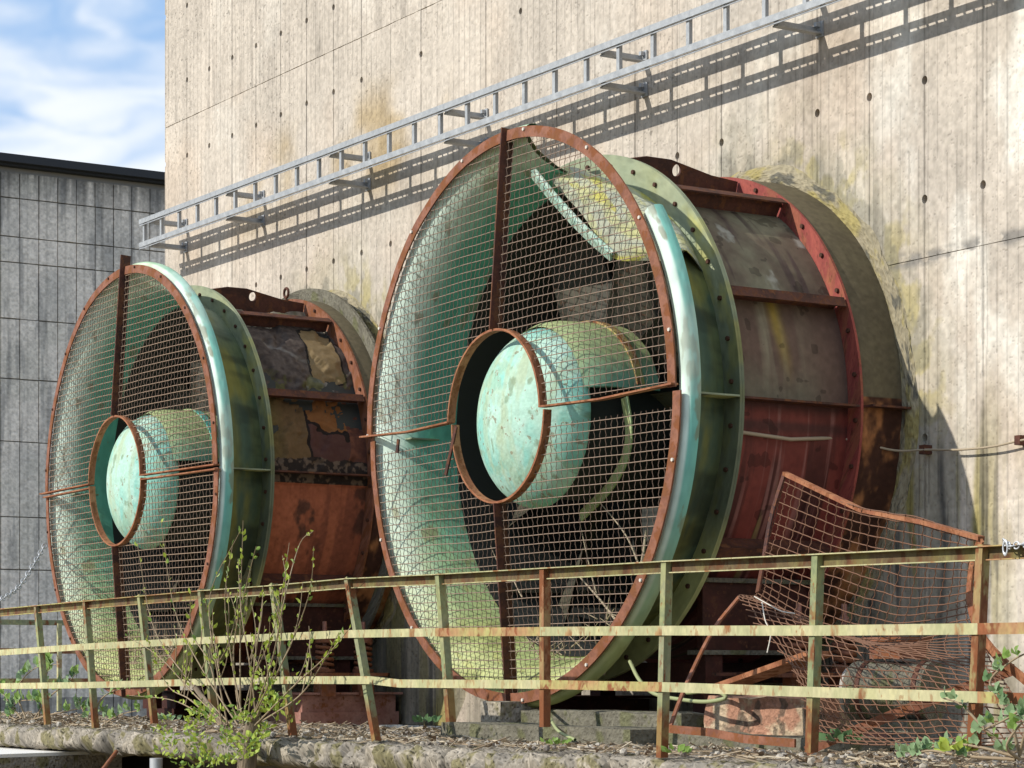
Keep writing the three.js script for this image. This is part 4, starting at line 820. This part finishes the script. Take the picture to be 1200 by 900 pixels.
// ---------------------------------------------------------------- wires, chains, hoses
{
  const w = obj('steel_wire', [tube(curve([at(985, 513, 0.42), at(1010, 519, 0.3), at(1050, 528, 0.12), at(1085, 527, 0.06), at(1125, 527, 0.06), at(1165, 523, 0.06), at(1197, 516, 0.06), at(1260, 505, 0.06)], 60), 0.008, 6), tube([V(1.69, 2.03, 1.38), V(1.70, 2.0, 0.9), at(985, 513, 0.42)], 0.013, 6)], M.dead);
  tag(w, 'thin steel wire strung from the near fan casing along the wall', 'wire');
  for (const [x, y] of [[1085, 527], [1197, 516]]) { const p = at(x, y, 0.03), c = obj('wire_clip', [box(0.05, 0.06, 0.07, p.x, p.y, 0.033)], M.rustDark); tag(c, x < 1100 ? 'rusty wall clip in the shadow of the near fan' : 'rusty wall clip on the sunlit wall at the right edge', 'wall clip'); }
  const chain = (name, pts, n, r, label) => {
    const c = curve(pts, n), gs = [];
    for (let i = 0; i < n; i++) {
      const d = c[i + 1].clone().sub(c[i]), L = d.length(), g = new THREE.TorusGeometry(r, r * 0.24, 6, 14); g.scale(1, L * 0.62 / r, 1);
      if (i % 2) g.rotateY(Math.PI / 2);
      g.applyQuaternion(new THREE.Quaternion().setFromUnitVectors(V(0, 1, 0), d.normalize())); g.translate(...c[i].clone().add(c[i + 1]).multiplyScalar(0.5).toArray()); gs.push(g);
    }
    tag(obj(name, gs, M.chain), label, 'chain');
  };
  chain('chain', [at(-30, 712, 3.0), at(0, 703, 2.95), at(20, 690, 2.7), at(38, 664, 2.4), at(53, 638, 2.06)], 26, 0.022, 'pale chain hanging between the far fan rim and the railing');
  chain('chain', [at(1176, 634, ZR), at(1184, 640, ZR + 0.03), at(1200, 638, ZR + 0.03), at(1230, 646, ZR + 0.03)], 9, 0.016, 'short pale chain on the railing top at the right edge');
  const cb = obj('carabiner', (() => { const g = new THREE.TorusGeometry(0.014, 0.004, 8, 20); g.scale(1, 2.2, 1); const p = at(1178, 642, ZR + 0.045); g.translate(p.x, p.y, p.z); return g; })(), M.chain); tag(cb, 'small steel snap hook clipped over the railing top at the right', 'snap hook');
  const h1 = obj('hose', tube(curve([at(640, 826, 2.0), at(645, 842, 2.3), at(656, 858, 2.55), at(674, 867, 2.65)], 20), 0.011, 6), M.hose); tag(h1, 'pale green hose end curling over the footing below the near fan', 'hose');
  const h2 = obj('hose', tube(curve([at(738, 775, 1.85), at(748, 795, 1.9), at(765, 812, 2.0), at(800, 820, 2.1), at(832, 822, 2.2), at(850, 818, 2.2), at(838, 810, 2.1), at(805, 812, 2.1)], 50), 0.013, 6), M.hose); tag(h2, 'dull green hose looped in the shade behind the longest post', 'hose');
  const rb = obj('rebar', tube([at(118, 905, 3.6), at(137, 880, 3.45)], 0.016, 6), M.rust); tag(rb, 'rusty bar end sticking up below the platform edge at left', 'bar');
  const pipe = obj('drain_pipe', (() => { const p = at(183, 893, 3.2); const g = new THREE.CylinderGeometry(0.05, 0.05, 0.9, 18); g.translate(p.x, p.y - 0.42, p.z); return g; })(), M.chain); tag(pipe, 'pale upright pipe under the platform edge beside the shrub', 'pipe');
}

// ---------------------------------------------------------------- plants
const R = rng(4242);
function leaf(L, w, bend = 0.2) {          // folded leaf along +y
  const p = [0, 0, 0, -w, L * 0.42, bend * w, 0, L * 0.45, 0, w, L * 0.42, bend * w, 0, L, -L * 0.15, -w * 0.62, L * 0.75, bend * w * 0.3, w * 0.62, L * 0.75, bend * w * 0.3];
  const idx = [0, 2, 1, 0, 3, 2, 1, 2, 5, 2, 4, 5, 2, 3, 6, 2, 6, 4];
  const g = new THREE.BufferGeometry(); g.setAttribute('position', new THREE.Float32BufferAttribute(p, 3)); g.setAttribute('uv', new THREE.Float32BufferAttribute(new Array(14).fill(0), 2)); g.setIndex(idx); g.computeVertexNormals(); return g;
}
function placed(g, p, dir, roll) { const q = new THREE.Quaternion().setFromUnitVectors(V(0, 1, 0), dir.clone().normalize()); const c = g.clone(); c.applyQuaternion(new THREE.Quaternion().setFromAxisAngle(V(0, 1, 0), roll)); c.applyQuaternion(q); c.translate(p.x, p.y, p.z); return c; }
const rdir = (up = 0.3) => V(R() - 0.5, up + R() * 0.6 - 0.2, R() - 0.5).normalize();
{
  const base = at(288, 905, 3.3), o = thing('shrub', 'bare-stemmed shrub with bright spring leaves growing up before the far fan', 'shrub', base.toArray());
  const P = (x, y, z) => at(x, y, z).sub(base);
  obj('trunk', [tube(curve([V(0.02, -0.6, 0), V(0, -0.1, 0), P(292, 872, 3.3), P(300, 838, 3.28)], 12), (t) => 0.085 - 0.03 * t, 9), tube(curve([P(290, 880, 3.3), P(262, 850, 3.3), P(228, 805, 3.25)], 12), (t) => 0.04 - 0.02 * t, 7)], M.bark, o);
  const shoots = [[[268, 850], [255, 790], [247, 700], [283, 620]], [[300, 845], [292, 790], [285, 720], [278, 655]], [[296, 840], [318, 770], [335, 700], [350, 640], [369, 622]], [[300, 845], [325, 790], [345, 740], [362, 690], [370, 640]], [[285, 850], [270, 770], [262, 700], [272, 640]], [[280, 850], [240, 790], [205, 720], [188, 610]], [[275, 852], [215, 790], [180, 730], [160, 640]], [[268, 850], [225, 810], [190, 775], [150, 745]], [[300, 850], [345, 805], [385, 765], [410, 735]], [[298, 850], [350, 815], [372, 785], [395, 742]], [[290, 845], [300, 770], [310, 700], [305, 700]], [[282, 845], [275, 760], [288, 690], [300, 640]], [[262, 852], [222, 820], [196, 800], [170, 740]], [[300, 845], [330, 760], [332, 700], [341, 636]], [[278, 845], [262, 800], [250, 740], [240, 700]], [[285, 845], [296, 800], [322, 735], [330, 690]], [[270, 855], [235, 835], [200, 820], [150, 815]], [[292, 848], [313, 800], [317, 770], [318, 726]], [[262, 850], [245, 780], [225, 740], [222, 690]], [[280, 848], [283, 720], [284, 610]]];
  const st = [], bright = [], mid = [], lf = [leaf(0.040, 0.011), leaf(0.030, 0.009), leaf(0.056, 0.014)];
  shoots.forEach((s, i) => {
    const z0 = 3.22 + R() * 0.16, pts = curve(s.map(([x, y], k) => { const q = P(x + (R() - 0.5) * 5, y, z0 + (R() - 0.5) * 0.12 * k); return q; }), 22);
    st.push(tube(pts, (t) => 0.0074 * (1 - 0.72 * t), 5));
    for (let k = 5; k < pts.length; k++) for (let m = 0; m < 2; m++) if (R() < 0.20 + 0.42 * (k / 22)) { const d = pts[k].clone().sub(pts[k - 1]).normalize(); d.add(rdir(0.1).multiplyScalar(0.8)); (R() < 0.7 ? bright : mid).push(placed(lf[Math.floor(R() * 3)], pts[k].clone().addScaledVector(pts[k].clone().sub(pts[k - 1]), -R()), d, R() * 6)); }
    for (let b2 = 0; b2 < 2; b2++) { const k = 6 + Math.floor(R() * 6), e = pts[k].clone().add(V((R() - 0.4) * 0.3, 0.2 + R() * 0.2, (R() - 0.5) * 0.1)); const tw = curve([pts[k], pts[k].clone().lerp(e, 0.5).add(V(0.03, 0, 0)), e], 8); st.push(tube(tw, (t) => 0.005 * (1 - 0.6 * t), 4)); for (let m = 3; m < 9; m += 2) bright.push(placed(lf[m % 3], tw[m], rdir(0.5), R() * 6)); }
  });
  obj('stems', st, M.stem, o);
  for (let i = 0; i < 900; i++) {
    const a = R() * 6.283, q = Math.sqrt(R()), cx = 245 + q * Math.cos(a) * 68, cy = 862 + q * Math.sin(a) * 38 + 4 * (cx < 230 ? 1 : 0);
    if (fbm(cx / 14, cy / 14, 3, 481) < 0.43) continue;
    const p = P(cx, cy, 3.28 + R() * 0.26); (R() < 0.72 ? bright : mid).push(placed(lf[Math.floor(R() * 3)], p, rdir(0.2), R() * 6));
  }
  for (let i = 0; i < 340; i++) { const cx = 318 + (R() + R() - 1) * 34, cy = 820 + (R() + R() - 1) * 42; if (fbm(cx / 12, cy / 12, 3, 483) < 0.46) continue; (R() < 0.7 ? bright : mid).push(placed(lf[Math.floor(R() * 3)], P(cx, cy, 3.22 + R() * 0.14), rdir(0.3), R() * 6)); }
  stuff(obj('young_leaves', bright, M.leafBright, o)); stuff(obj('older_leaves', mid, M.leafMid, o));
}
function bramble(name, label, rootPx, canes, z, leafSize, mats, seed, dens = 0.6) {
  const rr = rng(seed), base = at(rootPx[0], rootPx[1], z), o = thing(name, label, 'bramble', base.toArray());
  const st = [], shape = [leaf(leafSize, leafSize * 0.38, 0.25), leaf(leafSize * 0.75, leafSize * 0.3, 0.25)];
  for (const c of canes) {
    const pts = curve(c.map(([x, y, dz]) => at(x, y, z + (dz ?? 0)).sub(base)), 20); st.push(tube(pts, (t) => 0.009 * (1 - 0.6 * t), 5));
    for (let k = 3; k < pts.length; k++) if (rr() < dens) {
      const m = mats[Math.floor(rr() * mats.length)], dir = V(rr() - 0.5, 0.1 + rr() * 0.5, rr() * 0.6 - 0.1);
      for (let q = 0; q < 3; q++) { const d = dir.clone().add(V((q - 1) * 0.55, q === 1 ? 0.25 : -0.1, 0)); obj('leaf', placed(shape[q === 1 ? 0 : 1], pts[k].clone().addScaledVector(dir, 0.03), d, (rr() - 0.5) * 1.5), m, o); }
    }
  }
  for (const g of st) obj('cane', g, M.stem, o); return o;
}
bramble('bramble', 'bramble with dull green leaves climbing the railing at the right edge', [1190, 890], [[[1195, 885], [1180, 830, 0.05], [1160, 800, 0.05], [1185, 775, 0.05], [1215, 760, 0.05]], [[1190, 888], [1150, 850, 0.08], [1125, 825, 0.1], [1105, 818, 0.1]], [[1195, 888], [1150, 876, 0.05], [1110, 872, 0.05], [1070, 882, 0.05]], [[1195, 885], [1205, 830, 0.06], [1175, 845, 0.08], [1145, 858, 0.08]], [[1195, 890], [1180, 875, 0.1], [1195, 850, 0.1], [1220, 830, 0.1]], [[1190, 890], [1130, 886, 0.06], [1085, 880, 0.06], [1060, 890, 0.06]]], 3.08, 0.056, [M.leafPale, M.leafMid, M.leafPale, M.leafDark], 501, 0.42);
bramble('bramble', 'low bramble with pale leaves on the platform at the left edge', [30, 842], [[[30, 842], [20, 810], [38, 785], [70, 778]], [[25, 842], [5, 815], [-5, 790]], [[40, 842], [60, 815], [80, 800], [88, 790]], [[35, 844], [70, 835], [110, 830], [125, 838]], [[20, 844], [0, 835], [-20, 830]], [[45, 842], [52, 800], [60, 775]], [[10, 844], [18, 825], [45, 820]]], 2.75, 0.10, [M.leafPale, M.leafMid, M.leafDark, M.leafMid], 521, 0.5);
bramble('bramble', 'sparse bramble on the platform right beneath the far fan rim', [110, 850], [[[110, 850], [115, 825], [128, 812], [150, 806]], [[120, 850], [140, 838], [165, 832]], [[112, 850], [100, 838], [92, 820]]], 2.85, 0.085, [M.leafMid, M.leafPale], 531, 0.5);
function weed(label, px, py, z, n, mat, L) {
  const p0 = at(px, py, z), o = thing('weed', label, 'weed', p0.toArray()), lf = leaf(L, L * 0.34, 0.25);
  for (let i = 0; i < n; i++) { const a = R() * 6.283, r = R() * 0.09; obj('leaf', placed(lf, V(Math.cos(a) * r, 0.005 + R() * 0.02, Math.sin(a) * r), V(Math.cos(a), 0.5 + R() * 0.8, Math.sin(a)), R()), mat, o); }
}
weed('low green weed at the foot of the post left of the fallen mesh', 985, 872, 2.9, 16, M.leafDark, 0.075);
weed('grey-green weed on the platform in front of the fallen mesh', 1070, 884, 3.0, 14, M.leafPale, 0.06);
weed('small weed beside the foot of the longest post', 795, 884, 3.0, 12, M.leafMid, 0.05);
weed('small dark weed on the platform between the two fans', 500, 848, 2.6, 16, M.leafDark, 0.055);
weed('pale young weed with upright leaves at the right post foot', 1118, 884, 3.12, 14, M.leafBright, 0.075);
weed('little green tuft before the footing of the near fan', 650, 874, 2.75, 12, M.leafMid, 0.045);
weed('blue-green tuft behind the shrub on the platform', 195, 845, 2.8, 18, M.leafPale, 0.06);
// dry branches lying in the bottom of the fans
for (const [fx, lbl, k] of [[0, 'dry forked branch caught in the bottom of the near fan', 0], [DX, 'dry twigs heaped in the bottom of the far fan', 1]]) {
  const g = [];
  const br = (pts, r) => { const c = curve(pts, 12); g.push(tube(c, (t) => r * (1 - 0.6 * t), 5)); };
  if (!k) {
    br([at(705, 790, 1.75), at(735, 720, 1.6), at(752, 660, 1.5), at(757, 622, 1.45)], 0.022); br([at(728, 735, 1.62), at(705, 705, 1.55), at(672, 668, 1.45)], 0.012); br([at(700, 700, 1.5), at(690, 660, 1.5), at(680, 615, 1.5)], 0.008);
    br([at(750, 665, 1.5), at(735, 630, 1.5), at(700, 585, 1.45)], 0.009); br([at(640, 812, 1.85), at(690, 780, 1.8), at(745, 742, 1.75)], 0.016);
    br([at(600, 700, 1.5), at(575, 640, 1.5)], 0.006); br([at(612, 700, 1.6), at(590, 670, 1.5), at(560, 700, 1.6)], 0.006);
    for (let i = 0; i < 40; i++) { const a = (170 + R() * 40) * RAD, s = 0.15 + R() * 0.3, p = V(1.7 * Math.sin(-a), AY + 1.70 * Math.cos(a) + R() * 0.1, 2 - s); br([p, p.clone().add(V((R() - 0.5) * 0.5, R() * 0.16, (R() - 0.5) * 0.1))], 0.005); }
  } else for (let i = 0; i < 130; i++) { const a = (150 + R() * 48) * RAD, s = 0.12 + R() * 0.4, p = V(fx + 1.74 * Math.sin(a), AY + 1.74 * Math.cos(a) + R() * 0.22, 2 - s); br([p, p.clone().add(V((R() - 0.5) * 0.4, R() * 0.3 - 0.05, (R() - 0.5) * 0.15))], 0.006); }
  tag(obj('dry_branch', g, M.dead), lbl, 'branch');
}
// litter of dry stalks, chips and moss on the platform
{
  const rr = rng(909), stalk = new THREE.BoxGeometry(0.005, 0.005, 0.15), chip = leaf(0.035, 0.012, 0.5), stone = new THREE.IcosahedronGeometry(0.018, 0);
  const mk = (name, geo, n, mat, cols, yy) => {
    const m = new THREE.InstancedMesh(geo, mat, n), q = new THREE.Quaternion(), e = new THREE.Euler(), c = new THREE.Color();
    for (let i = 0; i < n; i++) {
      const x = -13 + rr() * 20, z = 1.1 + Math.pow(rr(), 0.75) * 1.9; e.set((rr() - 0.5) * 0.9, rr() * 6.3, (rr() - 0.5) * 0.9); if (name === 'dry_leaf_litter') e.x += 1.4;
      const s = 0.5 + rr() * 1.1; m.setMatrixAt(i, new THREE.Matrix4().compose(V(x, yy + rr() * 0.02, z), q.setFromEuler(e), V(s, s, s)));
      const k = cols[Math.floor(rr() * cols.length)]; c.setRGB(k[0], k[1], k[2]); m.setColorAt(i, c);
    }
    m.name = name; m.castShadow = m.receiveShadow = true; stuff(m); scene.add(m); return m;
  };
  tag(mk('dry_stalk_litter', stalk, 4200, plain([1, 1, 1], 0.9), [[0.42, 0.33, 0.22], [0.30, 0.22, 0.14], [0.52, 0.44, 0.32]], 0.012), 'dry stalks and needles strewn over the platform', 'litter');
  tag(mk('dry_leaf_litter', chip, 2400, plain([1, 1, 1], 0.9), [[0.34, 0.25, 0.15], [0.24, 0.16, 0.10], [0.46, 0.37, 0.25]], 0.012), 'dry brown leaves strewn over the platform', 'litter');
  tag(mk('rubble', stone, 2600, plain([1, 1, 1], 0.95), [[0.36, 0.32, 0.26], [0.22, 0.19, 0.16], [0.44, 0.40, 0.34]], 0.004), 'small crumbs of stone on the platform', 'rubble');
}

scene.traverse((o) => { if (o.isMesh) { o.castShadow = true; o.receiveShadow = true; } });
renderer.render(scene, camera);
